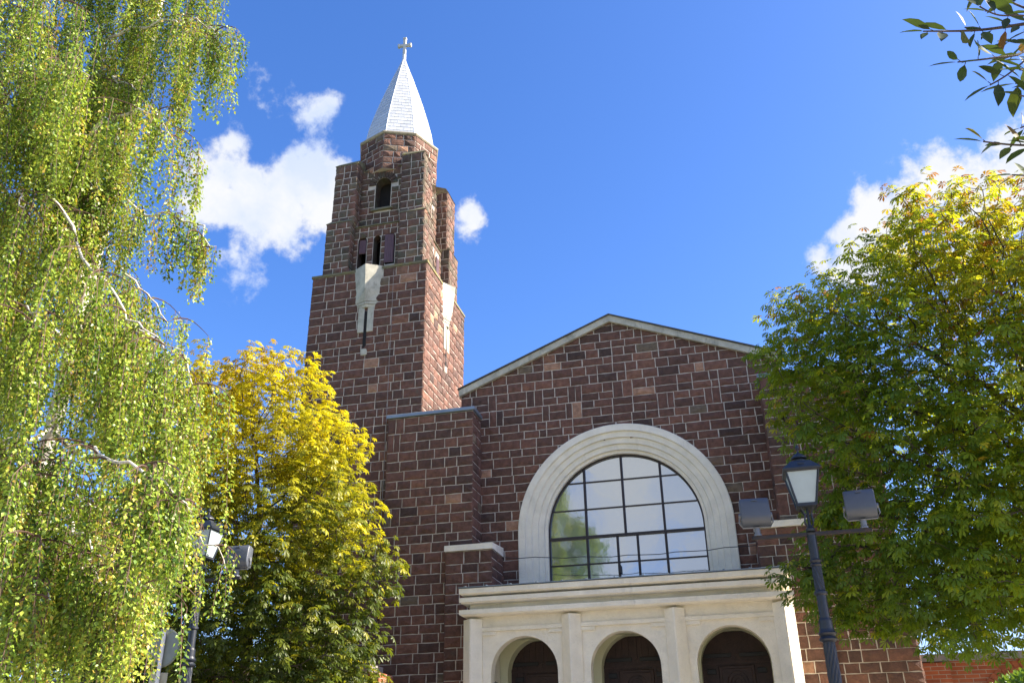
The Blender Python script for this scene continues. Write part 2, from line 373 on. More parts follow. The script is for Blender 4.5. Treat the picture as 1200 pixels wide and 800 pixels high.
# gable wall
mb = MB(); zA, zE, hwG = 11.93, 10.36, 3.9
sl_ = (zA-zE)/hwG
mb.plate([(CX-hwG, 0), (CX+hwG, 0), (CX+hwG, zE), (CX, zA), (CX-hwG, zE)], [arch_pts(CX, 2.31, 6.7, 5.17, 40)], (0, 20, 0), (1, 0, 0), (0, 0, 1), (0, -1, 0), .5)
def blk(va, vb):
    R = 2.36
    if va < 5.1: return [(CX-R, CX+R)] if vb > 5.0 else []
    h = vb-6.7
    if h < 0: return [(CX-R, CX+R)]
    if h > R: return []
    q = math.sqrt(R*R-h*h); return [(CX-q, CX+q)]
masonry(mb, (0, 20, 0), (1, 0, 0), (0, 0, 1), (0, -1, 0), CX-hwG, CX+hwG, 4.6, 12.1,
        hps=[(-sl_, 1, zA-sl_*CX), (sl_, 1, zA+sl_*CX)], blocked=blk, hm=(.19, .25), lm=(.28, .56), band=(9.55, 10.35, .5), vert=.05)
gw = mb.build('gable_wall', [M_mortar, M_stone], church)
# nave body and roof behind the gable
mb = MB(); x0, x1 = CX-3.8, CX+3.8
mb.box(x0, x1, 20.5, 38, 0, 10.2)
mb.build('nave_wall', [M_mortar], church)
mb = MB(); ov = 3.98; zr = zA-.04; ze = zr-sl_*ov
mb.hexa([(CX-ov, 20.55, ze-.16), (CX, 20.55, zr-.16), (CX, 38.2, zr-.16), (CX-ov, 38.2, ze-.16)], [(CX-ov, 20.55, ze), (CX, 20.55, zr), (CX, 38.2, zr), (CX-ov, 38.2, ze)])
mb.hexa([(CX, 20.55, zr-.16), (CX+ov, 20.55, ze-.16), (CX+ov, 38.2, ze-.16), (CX, 38.2, zr-.16)], [(CX, 20.55, zr), (CX+ov, 20.55, ze), (CX+ov, 38.2, ze), (CX, 38.2, zr)])
mb.build('roof', mat('dark_roof_tile', (.09, .05, .04), rough=.9), church)
# verge coping
mb = MB()
for s in (-1, 1):
    X = CX+s*(hwG+.04)
    lo = [(CX, 19.9, zA-.02), (X, 19.9, zE-.03), (X, 20.62, zE-.03), (CX, 20.62, zA-.02)]
    hi = [(p[0], p[1], p[2]+.17) for p in lo]
    mb.hexa(lo, hi)
cop = mb.build('gable_coping', M_conc, church)
mb = MB()
for s in (-1, 1):
    X = CX+s*(hwG+.07)
    lo = [(CX, 19.86, zA+.152), (X, 19.86, zE+.14), (X, 20.66, zE+.14), (CX, 20.66, zA+.152)]
    mb.hexa(lo, [(p[0], p[1], p[2]+.03) for p in lo])
mb.build('flashing', mat('dark_flashing', (.09, .085, .08), rough=.6, metal=.3), cop)
# big arched window: surround
mb = MB(); prof = [(2.46, 20.05), (2.46, 19.92), (2.445, 19.9), (2.29, 19.9), (2.275, 19.96), (2.15, 19.96), (2.135, 20.02), (2.01, 20.02), (1.995, 20.08), (1.88, 20.08), (1.865, 20.15), (1.8, 20.15), (1.8, 20.42), (1.9, 20.45), (2.3, 20.45)]
ang = [None, None, None, None]
rings = []
stations = [(1, z) for z in (5.15, 5.6, 6.1, 6.7)]+[('a', math.pi*i/48) for i in range(1, 48)]+[(-1, z) for z in (6.7, 6.1, 5.6, 5.15)]
for k, q in stations:
    if k == 'a': rings.append([(CX+r*math.cos(q), y, 6.7+r*math.sin(q)) for r, y in prof])
    else: rings.append([(CX+k*r, y, q) for r, y in prof])
mb.loft(rings, cap=False, closed=False)
for k in (0,): pass
win = mb.build('window', M_white, church)
tag(win, 'cream stepped round-arch surround')
mb = MB(); YG = 20.3
circ = [(math.cos(a), math.sin(a), 1.79+math.cos(a)*0) for a in [math.pi*(i+.5)/24 for i in range(24)]]
colsU = [-1.8, -.9, 0, .9, 1.8]; colsL = [-1.8, -.9, -.2, .26, .9, 1.8]
rowsL = [5.3, 5.98, 6.6]; rowsU = [6.6, 7.25, 7.9, 8.55]
for cols, rows in ((colsL, rowsL), (colsU, rowsU)):
    for i in range(len(cols)-1):
        for j in range(len(rows)-1):
            x0, x1, z0, z1 = cols[i], cols[i+1], rows[j], rows[j+1]
            poly = [(x0, z0), (x1, z0), (x1, z1), (x0, z1)]
            for (a, b, c) in circ: poly = clip(poly, (a, b, 1.8+b*6.7))
            if len(poly) < 3: continue
            tx, tz = random.gauss(0, .004), random.gauss(0, .003); cx, cz = (x0+x1)/2, (z0+z1)/2
            F_ = [(CX+x, YG+(x-cx)*tx+(z-cz)*tz, z) for x, z in poly]
            mb.hexa(F_, [(p[0], p[1]+.006, p[2]) for p in F_])
mb.build('glass', M_glass, win)
mb = MB()
def half(z): return 1.8 if z < 6.7 else math.sqrt(max(0, 1.8**2-(z-6.7)**2))
def vbar(x, z0, z1, wd, y0=20.25, y1=20.34): mb.box(CX+x-wd/2, CX+x+wd/2, y0, y1, z0, z1)
def ztop(x): return 6.7+math.sqrt(max(0, 1.8**2-x*x))
for x in (-.9, .9): vbar(x, 5.3, ztop(x), .052)
vbar(0, 6.59, ztop(0), .052, 20.252)
for x in (-.2, .26): vbar(x, 5.3, 6.56, .05, 20.252)
mb.box(CX-1.8, CX+1.8, 20.246, 20.34, 6.565, 6.625)
for z in (7.25, 7.9): h = half(z); mb.box(CX-h, CX+h, 20.27, 20.33, z-.014, z+.014)
mb.box(CX-1.8, CX+1.8, 20.27, 20.33, 5.966, 5.994)
R2 = []
for k, q in stations:
    R = [(1.8, 20.24), (1.765, 20.24), (1.765, 20.35), (1.8, 20.35)]
    R2.append([(CX+r*math.cos(q), y, 6.7+r*math.sin(q)) for r, y in R] if k == 'a' else [(CX+k*r, y, q) for r, y in R])
mb.loft(R2, cap=False)
mb.box(CX-.22, CX-.15, 20.2, 20.25, 5.72, 5.9)
mb.build('frame', M_frame, win)
# added near-black sheet for the unlit room, hiding sky around the glass
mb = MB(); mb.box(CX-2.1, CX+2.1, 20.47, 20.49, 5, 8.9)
mb.build('dark_room_backing', M_dark, win)

# buttress blocks beside the gable
for s in (-1, 1):
    xa, xb = (-8.07, -5.89) if s < 0 else (.89, 3.07)
    mb = MB(); stonebox(mb, xa, xb, 19.32, 20.9, 0, 9.66, 'frl', hm=(.19, .25), lm=(.28, .52), vert=.07)
    bt = mb.build('buttress', [M_mortar, M_stone], church)
    mb = MB(); mb.box(xa-.05, xb+.05, 19.26, 20.95, 9.67, 9.76, bev=.01)
    mb.build('metal_cap', M_zinc, bt)
    xa, xb = (-6.43, -5.36) if s < 0 else (.36, 1.43)
    mb = MB(); stonebox(mb, xa, xb, 19.08, 19.99, 0, 6.2, 'frl', hm=(.19, .25), lm=(.26, .46), vert=.05)
    pr = mb.build('pier', [M_mortar, M_stone], church)
    mb = MB()
    mb.hexa([(xa-.03, 19.03, 6.21), (xb+.03, 19.03, 6.21), (xb+.03, 19.995, 6.21), (xa-.03, 19.995, 6.21)], [(xa-.03, 19.03, 6.34), (xb+.03, 19.03, 6.34), (xb+.03, 19.995, 6.42), (xa-.03, 19.995, 6.42)])
    mb.build('cap_stone', M_white, pr)

# ------------------------------------------------------------------ tower
TX, TY = -8.945, 21.175
def face_M(k): return Matrix.Translation((TX, TY, 0)) @ Matrix.Rotation(k*math.pi/2, 4, 'Z')
mb = MB(); mb.M = Matrix.Translation((TX, TY, 0)); H1 = 1.675
stonebox(mb, -H1, H1, -H1, H1, 0, 14.2, 'frl', zf=3, hm=(.2, .27), lm=(.26, .52), vert=.05)
tower = mb.build('tower', [M_mortar, M_stone], church)
# ledges and set-offs
mb = MB(); mb.M = Matrix.Translation((TX, TY, 0))
def sq(h, z): return [(-h, -h, z), (h, -h, z), (h, h, z), (-h, h, z)]
mb.loft([sq(H1+.035, 14.2), sq(H1+.035, 14.27), sq(1.5, 14.38)])
mb.build('weathered_ledge', M_ledge, tower)
up = MB(); dk = MB(); lg = MB()
dk.M = Matrix.Translation((TX, TY, 0)); setoffs = []
class SO:
    M = None
    def hexa(s, lo, hi): q = MB(); q.M = s.M; q.hexa(lo, hi); setoffs.append(q)
lg = SO()
H2, I2, H3, I3 = 1.495, .75, 1.405, .71
def mossy(tn, u, v): return tn
for k in range(4):
    up.M = face_M(k); lg.M = face_M(k)
    # corner pier at local (+x, -y) corner: stage two and three
    stonebox(up, I2, H2, -H2, -I2, 14.36, 16.1, 'frlb', hm=(.2, .26), lm=(.2, .36), vert=0)
    stonebox(up, I3, H3, -H3, -I3, 16.1, 18.2, 'frlb', hm=(.2, .25), lm=(.19, .33), vert=0)
    e = .03
    lg.hexa([(I2-.01, -H2-e, 16.09), (H2+e, -H2-e, 16.09), (H2+e, -I2+.01, 16.09), (I2-.01, -I2+.01, 16.09)],
            [(I2-.01, -H3, 16.24), (H3, -H3, 16.24), (H3, -I2+.01, 16.24), (I2-.01, -I2+.01, 16.24)])
    lg.hexa([(I3-.02, -H3-e, 18.2), (H3+e, -H3-e, 18.2), (H3+e, -I3+.02, 18.2), (I3-.02, -I3+.02, 18.2)],
            [(I3-.02, -H3+.05, 18.34), (H3-.05, -H3+.05, 18.3), (H3-.05, -I3+.02, 18.34), (I3-.02, -I3+.02, 18.62)])
    # infill walls between the piers with real openings
    y2, y3 = -1.225, -1.06
    ops = [(-.47, .135), (-.02, .115), (.39, .14)]
    up.mat = 0
    up.plate([(-I2, 14.3), (I2, 14.3), (I2, 15.98), (-I2, 15.98)], [arch_pts(c, hw, 15.52, 14.62, 10) for c, hw in ops], (0, y2, 0), (1, 0, 0), (0, 0, 1), (0, -1, 0), .3)
    def b2(va, vb):
        return [(c-hw-.004, c+hw+.004) for c, hw in ops] if va < 15.6 and vb > 14.64 else []
    masonry(up, (0, y2, 0), (1, 0, 0), (0, 0, 1), (0, -1, 0), -I2, I2, 14.36, 15.98, blocked=b2, hm=(.18, .24), lm=(.17, .3), vert=0, ext=0)
    up.plate([(-I3, 15.9), (I3, 15.9), (I3, 18.1), (-I3, 18.1)], [arch_pts(0, .245, 17.53, 16.72, 14)], (0, y3, 0), (1, 0, 0), (0, 0, 1), (0, -1, 0), .35)
    def b3(va, vb):
        if vb < 16.75 or va > 17.98: return []
        vm = (va+vb)/2; R = .26 if vm < 17.5 else math.sqrt(max(.0, .47**2-(vm-17.5)**2))
        return [(-R, R)]
    masonry(up, (0, y3, 0), (1, 0, 0), (0, 0, 1), (0, -1, 0), -I3, I3, 16.12, 18.1, blocked=b3, hm=(.18, .24), lm=(.17, .3), vert=0, ext=0)
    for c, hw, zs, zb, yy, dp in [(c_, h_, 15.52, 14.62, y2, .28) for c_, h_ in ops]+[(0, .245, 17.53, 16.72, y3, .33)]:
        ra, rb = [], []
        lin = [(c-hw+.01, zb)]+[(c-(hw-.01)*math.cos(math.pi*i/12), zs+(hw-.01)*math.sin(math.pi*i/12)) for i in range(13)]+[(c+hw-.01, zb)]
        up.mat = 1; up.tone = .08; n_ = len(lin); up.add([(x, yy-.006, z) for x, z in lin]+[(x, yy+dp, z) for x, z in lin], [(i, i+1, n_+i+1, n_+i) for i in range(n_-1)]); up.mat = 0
    # voussoirs
    for i in range(9):
        a0 = math.pi*(i+.1)/9; a1 = math.pi*(i+.9)/9; r0, r1 = .25, .455
        q = [(r0*math.cos(a0), y3, 17.53+r0*math.sin(a0)), (r1*math.cos(a0), y3, 17.53+r1*math.sin(a0)), (r1*math.cos(a1), y3, 17.53+r1*math.sin(a1)), (r0*math.cos(a1), y3, 17.53+r0*math.sin(a1))]
        up.mat = 1; up.tone = random.uniform(0, .2); up.hexa(q, [(p[0], p[1]-.035, p[2]) for p in q]); up.mat = 0
    # sloping sill band between stages
    lg.hexa([(-I2+.01, y2-.05, 15.98), (I2-.01, y2-.05, 15.98), (I2-.01, y3, 15.98), (-I2+.01, y3, 15.98)], [(-I2+.01, y2-.03, 16.03), (I2-.01, y2-.03, 16.03), (I2-.01, y3, 16.13), (-I2+.01, y3, 16.13)])
    lg.hexa([(-.34, y3-.08, 16.6), (.34, y3-.08, 16.6), (.34, y3+.02, 16.6), (-.34, y3+.02, 16.6)], [(-.34, y3-.06, 16.64), (.34, y3-.06, 16.64), (.34, y3+.02, 16.74), (-.34, y3+.02, 16.74)])
    lg.hexa([(-I3, y3-.04, 18.1), (I3, y3-.04, 18.1), (I3, y3+.2, 18.1), (-I3, y3+.2, 18.1)], [(-I3, y3-.03, 18.13), (I3, y3-.03, 18.13), (I3, y3+.2, 18.2), (-I3, y3+.2, 18.2)])
dk.box(-.72, .72, -.72, .72, 14.3, 18.0)  # solid near-black box stands in for the unlit belfry inside
bf = up.build('belfry', [M_mortar, M_mossy], church)
[q.build('weathered_set_off', M_ledge, bf) for q in setoffs]; dk.build('dark_chamber_fill', M_dark, bf)
# louvred shutters in the small openings
def shutter(k, x, hw, z0, z1, yo, rot=0):
    mb = MB(); mb.M = face_M(k) @ Matrix.Translation((x, yo, 0)) @ Matrix.Rotation(rot, 4, 'Z')
    n = 2
    mb.box(-hw, hw, 0, .025, z0, z1, bev=.006)
    for i in range(4): mb.box(-hw+.02+i*(2*hw-.04)/4+.006, -hw+.02+(i+1)*(2*hw-.04)/4-.006, -.012, -.001, z0+.03, z1-.03)
    return mb.build('shutter', M_shut, bf)
for k in range(2):
    shutter(k, -.47, .115, 15.12, 15.58, -1.19); shutter(k, .37, .135, 14.66, 15.6, -1.26, .12)
# prow-shaped cast stone corbels over the slit windows
for k in range(4):
    mb = MB(); mb.M = face_M(k); y = -H1
    def tri(hw, p, z, c=0): return [(c-hw, y+.05, z), (c-hw, y, z), (c, y-p, z), (c+hw, y, z), (c+hw, y+.05, z)]
    mb.loft([tri(.36, .13, 13.2), tri(.37, .2, 13.5), tri(.45, .27, 14.28)])
    mb.loft([tri(.45, .27, 14.281), tri(.02, .02, 14.42)])
    mb.loft([tri(.33, .12, 13.12), tri(.33, .12, 13.19)]); mb.loft([tri(.27, .09, 13.03), tri(.30, .11, 13.11)])
    c = mb.build('corbel', M_conc, tower)
    for xa, xb in ((-.22, -.045), (.045, .22)): mb = MB(); mb.M = face_M(k); mb.box(xa, xb, y-.045, y+.02, 12.3, 13.03, bev=.008); mb.build('jamb', M_conc, c)
    mb = MB(); mb.M = face_M(k); mb.box(-.09, .09, y-.04, y+.02, 11.62, 11.82, bev=.02); mb.build('sill', M_conc, c)
    mb = MB(); mb.M = face_M(k); mb.box(-.044, .044, y-.03, y+.02, 11.82, 12.93)
    mb.build('slit_window', M_dark, c)
# octagon drum
mb = MB(); mb.M = Matrix.Translation((TX, TY, 0)); R8 = 1.25; z0, z1 = 18.0, 19.3
def octo(R, z, a0=0): return [(R*math.cos(a0+i*math.pi/4), R*math.sin(a0+i*math.pi/4), z) for i in range(8)]
mb.loft([octo(R8, z0), octo(R8, z1)])
for i in range(8):
    a, b = Vector(octo(R8, 0)[i]), Vector(octo(R8, 0)[(i+1) % 8]); U_ = (b-a).normalized(); Nn = Vector((U_.y, -U_.x, 0))
    masonry(mb, a, U_, (0, 0, 1), Nn, 0, (b-a).length, z0, z1, hm=(.19, .24), lm=(.2, .42), vert=0, ext=.006)
drum = mb.build('octagonal_drum', [M_mortar, M_stone], church)
mb = MB(); mb.M = Matrix.Translation((TX, TY, 0)); mb.loft([octo(R8+.03, 19.302), octo(R8+.06, 19.34), octo(R8+.06, 19.38), octo(1.1, 19.46)])
mb.build('eave', mat('pale_eave_board', (.34, .3, .22), rough=.8), drum)
# spire: overlapping pale shingles on a convex eight sided roof
def srad(t): return 1.09*float(np.interp(t, [0, .16, .3, .444, .6, .746, .87, .95, 1], [1.05, .95, .82, .675, .50, .33, .175, .08, .03]))
ZS0, ZS1 = 19.42, 23.45
mb = MB(); mb.M = Matrix.Translation((TX, TY, 0))
mb.mat = 1; mb.loft([octo(max(.035, srad(i/24)-.004), ZS0+(ZS1-ZS0)*i/24) for i in range(25)])
mb.mat = 0; rows = 27
for i in range(8):
    for r in range(rows):
        t0, t1 = r/rows, (r+1)/rows
        A0, A1 = Vector(octo(srad(t0)+.004, ZS0+(ZS1-ZS0)*t0)[i]), Vector(octo(srad(t0)+.004, ZS0+(ZS1-ZS0)*t0)[(i+1) % 8])
        B0, B1 = Vector(octo(max(.03, srad(t1)), ZS0+(ZS1-ZS0)*t1)[i]), Vector(octo(max(.03, srad(t1)), ZS0+(ZS1-ZS0)*t1)[(i+1) % 8])
        wd = (A1-A0).length; n = max(1, round(wd/.21)); off = .5/n*(r % 2)
        cuts = sorted(set([0, 1]+[min(1, max(0, j/n+off)) for j in range(n+1)]))
        for j in range(len(cuts)-1):
            a, b = cuts[j], cuts[j+1]
            if b-a < .02: continue
            e = .003/wd; a_, b_ = a+e, b-e
            p = [A0.lerp(A1, a_), A0.lerp(A1, b_), B0.lerp(B1, b_), B0.lerp(B1, a_)]
            out_ = Vector((p[0].x+p[1].x, p[0].y+p[1].y, 0)).normalized()*.005
            mb.tone = random.random(); mb.hexa(p, [q+out_*(1 if q in (p[0], p[1]) else .3) for q in p])
spire = mb.build('spire', [M_slate, M_under], church)
mb = MB(); mb.M = Matrix.Translation((TX, TY, 0))
for i in range(8): mb.tube([(Vector(octo(max(.03, srad(q/20)), ZS0+(ZS1-ZS0)*q/20)[i])) for q in range(21)], [.012]*21, 5)
mb.lathe([(.07, 23.32), (.06, 23.42), (.055, 23.6), (.05, 23.62)], 10)
mb.build('hip_ridge', M_slate, spire)
mb = MB(); mb.M = Matrix.Translation((TX, TY, 0)) @ Matrix.Rotation(.12, 4, 'Z')
mb.box(-.05, .05, -.045, .045, 23.5, 24.3, bev=.012); mb.box(-.2, .2, -.04, .04, 23.98, 24.09, bev=.012)
for s in (-1, 1): mb.box(s*.2-.035, s*.2+.035, -.055, .055, 23.965, 24.105, bev=.012)
mb.box(-.06, .06, -.055, .055, 24.3, 24.38, bev=.012)
mb.build('cross', M_cross, spire)

# lightning conductor down the tower front
mb = MB(); pts = [(-8.2, 19.46, 14.1)]+[(-8.2+random.uniform(-.004, .004), 19.46, 14.1-i*.7) for i in range(1, 18)]
mb.tube(pts, .007, 5); mb.build('lightning_conductor', mat('galvanised_wire', (.28, .25, .22), rough=.5, namp=.1), tower)

# ------------------------------------------------------------------ porch
PC = [-5.475, -3.435, -1.395, .645]; AC = [-4.43, -2.415, -.375]
mb = MB()
mb.plate([(-5.55, 0), (.72, 0), (.72, 4.6), (-5.55, 4.6)], [arch_pts(c, .68, 3.5, .02, 24) for c in AC], (0, 18.1, 0), (1, 0, 0), (0, 0, 1), (0, -1, 0), .26)
mb.box(-5.55, -5.3, 18.362, 19.98, 0, 4.6); mb.box(.47, .72, 18.362, 19.06, 0, 4.6)
porch = mb.build('porch', M_white, church)
mb = MB(); mb.box(-5.298, .468, 18.364, 19.96, 4.3, 4.58); mb.build('ceiling', M_inner, porch)
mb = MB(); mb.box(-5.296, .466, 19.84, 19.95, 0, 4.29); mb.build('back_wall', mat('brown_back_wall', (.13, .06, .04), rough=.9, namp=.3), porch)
# entablature of three projecting bands
mb = MB()
mb.box(-5.54, .71, 18.04, 19.0, 4.6, 5.05)
for a, b, y in ((4.61, 4.70, 17.8), (4.855, 4.94, 17.8), (5.02, 5.12, 17.78)):
    x0, x1, e = -5.7, .87, .05
    mb.hexa([(x0+e, y+e, a-.03), (x1-e, y+e, a-.03), (x1-e, 19.02, a-.03), (x0+e, 19.02, a-.03)], [(x0, y, a), (x1, y, a), (x1, 19.02, a), (x0, 19.02, a)])
    mb.hexa([(x0, y, a+.0005), (x1, y, a+.0005), (x1, 19.021, a+.0005), (x0, 19.021, a+.0005)], [(x0, y, b), (x1, y, b), (x1, 19.021, b+.01), (x0, 19.021, b+.01)])
mb.box(-5.3, .5, 19.023, 19.93, 4.62, 5.05)
cor = mb.build('cornice', M_white, porch)
mb = MB(); mb.box(-5.72, .89, 17.76, 19.94, 5.135, 5.15)
for i in range(13):
    x = -5.6+i*.52+random.uniform(-.05, .05); mb.box(x-.02, x+.02, 17.75, 17.85, 5.15, 5.165)
mb.build('roof_sheet', M_zinc, porch)
# string course and blocks between the columns
mb = MB()
for i in range(3):
    a, b = PC[i]+.19, PC[i+1]-.19
    mb = MB(); mb.box(a, b, 18.03, 18.098, 4.29, 4.37, bev=.006); mb.build('string_course', M_white, porch)
    for q0, q1 in ((a, a+.28), (b-.28, b)): mb = MB(); mb.box(q0, q1, 18.05, 18.098, 4.215, 4.288, bev=.006); mb.build('bracket', M_white, porch)
for c in PC:
    mb = MB(); hw = .195
    def ring(z, k=1): return [(c-hw*k, 18.098, z), (c-hw*k, 18.03, z), (c-.015, 17.86, z), (c+.015, 17.86, z), (c+hw*k, 18.03, z), (c+hw*k, 18.098, z)]
    mb.loft([ring(z) for z in (0, 1, 2, 3, 4, 4.53)])
    mb.build('column', M_white, porch)
# inner portals and doors
for c in AC:
    mb = MB(); w_ = .86
    mb.plate([(c-w_, 0), (c+w_, 0), (c+w_, 4.295), (c-w_, 4.295)], [arch_pts(c, .69, 3.62, .02, 24)], (0, 19.45, 0), (1, 0, 0), (0, 0, 1), (0, -1, 0), .38)
    dr = mb.build('doorway', M_inner, church)
    mb = MB(); yd = 19.76
    mb.box(c-.7, c+.7, yd+.02, yd+.06, 0, 4.285)
    for i in range(8):
        if i == 4: continue
    for i in range(-5, 5): mb.box(c+i*.14+.005, c+(i+1)*.14-.005, yd+.004, yd+.02, 0, 4.28)
    mb.box(c-.035, c+.035, yd-.03, yd+.003, 3.82, 4.28)
    mb.box(c-.36, c+.36, yd-.035, yd+.003, 1.2, 3.62, bev=.012); mb.box(c-.3, c+.3, yd-.05, yd-.036, 1.26, 3.56, bev=.006)
    for r_ in (.2, .13, .06):
        pr_ = [(c+r_*math.cos(a), yd-.055, 3.3+r_*math.sin(a)) for a in [math.pi*2*i/28 for i in range(29)]]
        mb.tube(pr_, .012, 5)
    mb.box(c-.69, c+.69, yd-.02, yd+.003, 3.66, 3.72)
    leaf = mb.build('door', M_door, dr)
    for s in (-1, 1):
        mb = MB(); mb.box(c+s*.36-.28, c+s*.36+.28, yd-.035, yd-.021, 3.78, 3.86, bev=.005); mb.build('strap', M_iron, dr)
        mb = MB(); mb.box(c+s*.5-.09, c+s*.5+.09, yd-.035, yd-.005, 3.46, 3.56, bev=.005); mb.build('hinge', M_iron, dr)
# small black wall lantern inside the left arch
wl = empty('wall_lantern', (-5.26, 18.75, 3.0)); tag(wl, 'small black lantern on the white inner side wall of the leftmost porch arch', 'lantern')
mb = MB(); mb.M = Matrix.Translation((-5.2, 18.75, 3.0)); mb.box(-.09, -.06, -.03, .03, .05, .35); mb.tube([(-.06, 0, .3), (0, 0, .4), (.05, 0, .36)], .01, 6)
mb.loft([[(-.03+.05, -.03, 0), (.08, -.03, 0), (.08, .03, 0), (.02, .03, 0)], [(0, -.055, .28), (.11, -.055, .28), (.11, .055, .28), (0, .055, .28)], [(.04, -.015, .36), (.07, -.015, .36), (.07, .015, .36), (.04, .015, .36)]])
mb.build('housing', M_iron, wl)
mb = MB(); mb.M = Matrix.Translation((-5.2, 18.75, 3.0)); mb.box(.03, .085, -.056, -.05, .06, .24); mb.build('pane', M_lglass, wl)

# cable strung between the piers in front of the window, and conduit
mb = MB(); a, b = Vector((-5.34, 19.06, 6.0)), Vector((.34, 19.06, 6.0))
a = at(592, 653, 19.3); b = at(888, 638, 19.3)
mb.tube([a.lerp(b, i/16)-Vector((0, 0, .09*math.sin(math.pi*i/16)+.015*math.sin(i*2.1))) for i in range(17)], .009, 5)
tag(mb.build('cable', mat('black_cable', (.02, .02, .02), rough=.6, namp=0)), 'thin black cable sagging across the foot of the large arched window', 'cable')

# ------------------------------------------------------------------ street lamps with floodlights
def lantern(root, c, z):
    X, Y = c
    mb = MB()
    for i in range(4):
        a = math.pi/4+i*math.pi/2; d = Vector((math.cos(a), math.sin(a), 0)); p = Vector((X, Y, z))
        mb.tube([p+d*.03, p+d*.075+Vector((0, 0, .07)), p+d*.055+Vector((0, 0, .17)), p+d*.12+Vector((0, 0, .27))], .011, 6)
    mb.lathe([(.055, z-.05), (.06, z-.02), (.035, z+.01), (.02, z+.04), (.016, z+.26)], 12, c)
    b0, b1, zb, zt = .115, .205, z+.27, z+.72
    def s4(h, zz): return [(X-h, Y-h, zz), (X+h, Y-h, zz), (X+h, Y+h, zz), (X-h, Y+h, zz)]
    mb.loft([s4(b0-.02, zb-.02), s4(b0+.012, zb-.005), s4(b0+.012, zb+.025)])
    for sx in (-1, 1):
        for sy in (-1, 1): mb.tube([(X+sx*b0, Y+sy*b0, zb), (X+sx*b1, Y+sy*b1, zt)], .014, 4)
    for i in range(4):
        p, q = s4(b1, zt)[i], s4(b1, zt)[(i+1) % 4]; mb.tube([p, q], .016, 4); p, q = s4(b0, zb+.02)[i], s4(b0, zb+.02)[(i+1) % 4]; mb.tube([p, q], .014, 4)
    fr = mb.build('lantern', M_lamp, root)
    mb = MB(); mb.loft([s4(b1+.03, zt), s4(b1+.035, zt+.025), s4(.12, zt+.15), s4(.105, zt+.155)])
    mb.lathe([(.1, zt+.15), (.1, zt+.175), (.06, zt+.18), (.055, zt+.2), (.105, zt+.205), (.1, zt+.225), (.06, zt+.265), (.03, zt+.28), (.014, zt+.3), (.014, zt+.33), (.03, zt+.35), (.028, zt+.375), (.01, zt+.4)], 16, c)
    mb.box(X-.04, X+.04, Y-.195, Y-.15, zt+.075, zt+.1)
    mb.build('lantern_roof', M_lamp, fr)
    mb = MB()
    for i in range(4):
        lo0, lo1 = Vector(s4(b0-.004, zb+.03)[i]), Vector(s4(b0-.004, zb+.03)[(i+1) % 4]); hi0, hi1 = Vector(s4(b1-.006, zt-.005)[i]), Vector(s4(b1-.006, zt-.005)[(i+1) % 4])
        nn = (lo1-lo0).cross(hi0-lo0).normalized()*.004; mb.hexa([lo0, lo1, hi1, hi0], [lo0-nn, lo1-nn, hi1-nn, hi0-nn])
    mb.build('pane', M_lglass, fr)
def floodlight(root, X, Y, z, tilt, yaw):
    mt = Matrix.Translation((X, Y, z)) @ Matrix.Rotation(yaw, 4, 'Z')
    mb = MB(); mb.M = mt
    mb.lathe([(.05, 0), (.05, .02), (.038, .03), (.038, .1), (.05, .11)], 12)
    mb.tube([(-.205, 0, .27), (-.215, 0, .18), (-.175, 0, .115), (.175, 0, .115), (.215, 0, .18), (.205, 0, .27)], .012, 6)
    for s in (-1, 1): mb.M = mt @ Matrix.Translation((s*.195, 0, .27)) @ Matrix.Rotation(math.pi/2, 4, 'Y'); mb.lathe([(.035, -.02), (.04, 0), (.035, .02)], 12)
    fl = mb.build('floodlight', M_brkt, root)
    mb = MB(); mb.M = mt @ Matrix.Translation((0, 0, .31)) @ Matrix.Rotation(tilt, 4, 'X')
    # side profile (y, z): curved back towards the viewer, flat glass to the church
    prof = [(.10, -.17), (.10, .17), (.03, .185), (-.05, .18), (-.075, .16), (-.09, .08), (-.098, 0), (-.10, -.07), (-.09, -.12), (-.06, -.16), (0, -.185)]
    rings = []
    for x, k in ((-.19, .9), (-.183, .965), (-.17, 1), (.17, 1), (.183, .965), (.19, .9)): rings.append([(x, y*k, zz*k) for y, zz in prof])
    mb.smooth = True; mb.loft(rings); mb.smooth = False
    for i in range(1, 0): pass
    mb.box(-.035, .035, -.09, -.07, .135, .15)
    mb.build('housing', M_flood, fl)
    mb = MB(); mb.M = mt @ Matrix.Translation((0, 0, .31)) @ Matrix.Rotation(tilt, 4, 'X'); mb.box(-.165, .165, .1, .112, -.15, .155); mb.build('front_glass', M_lglass, fl)
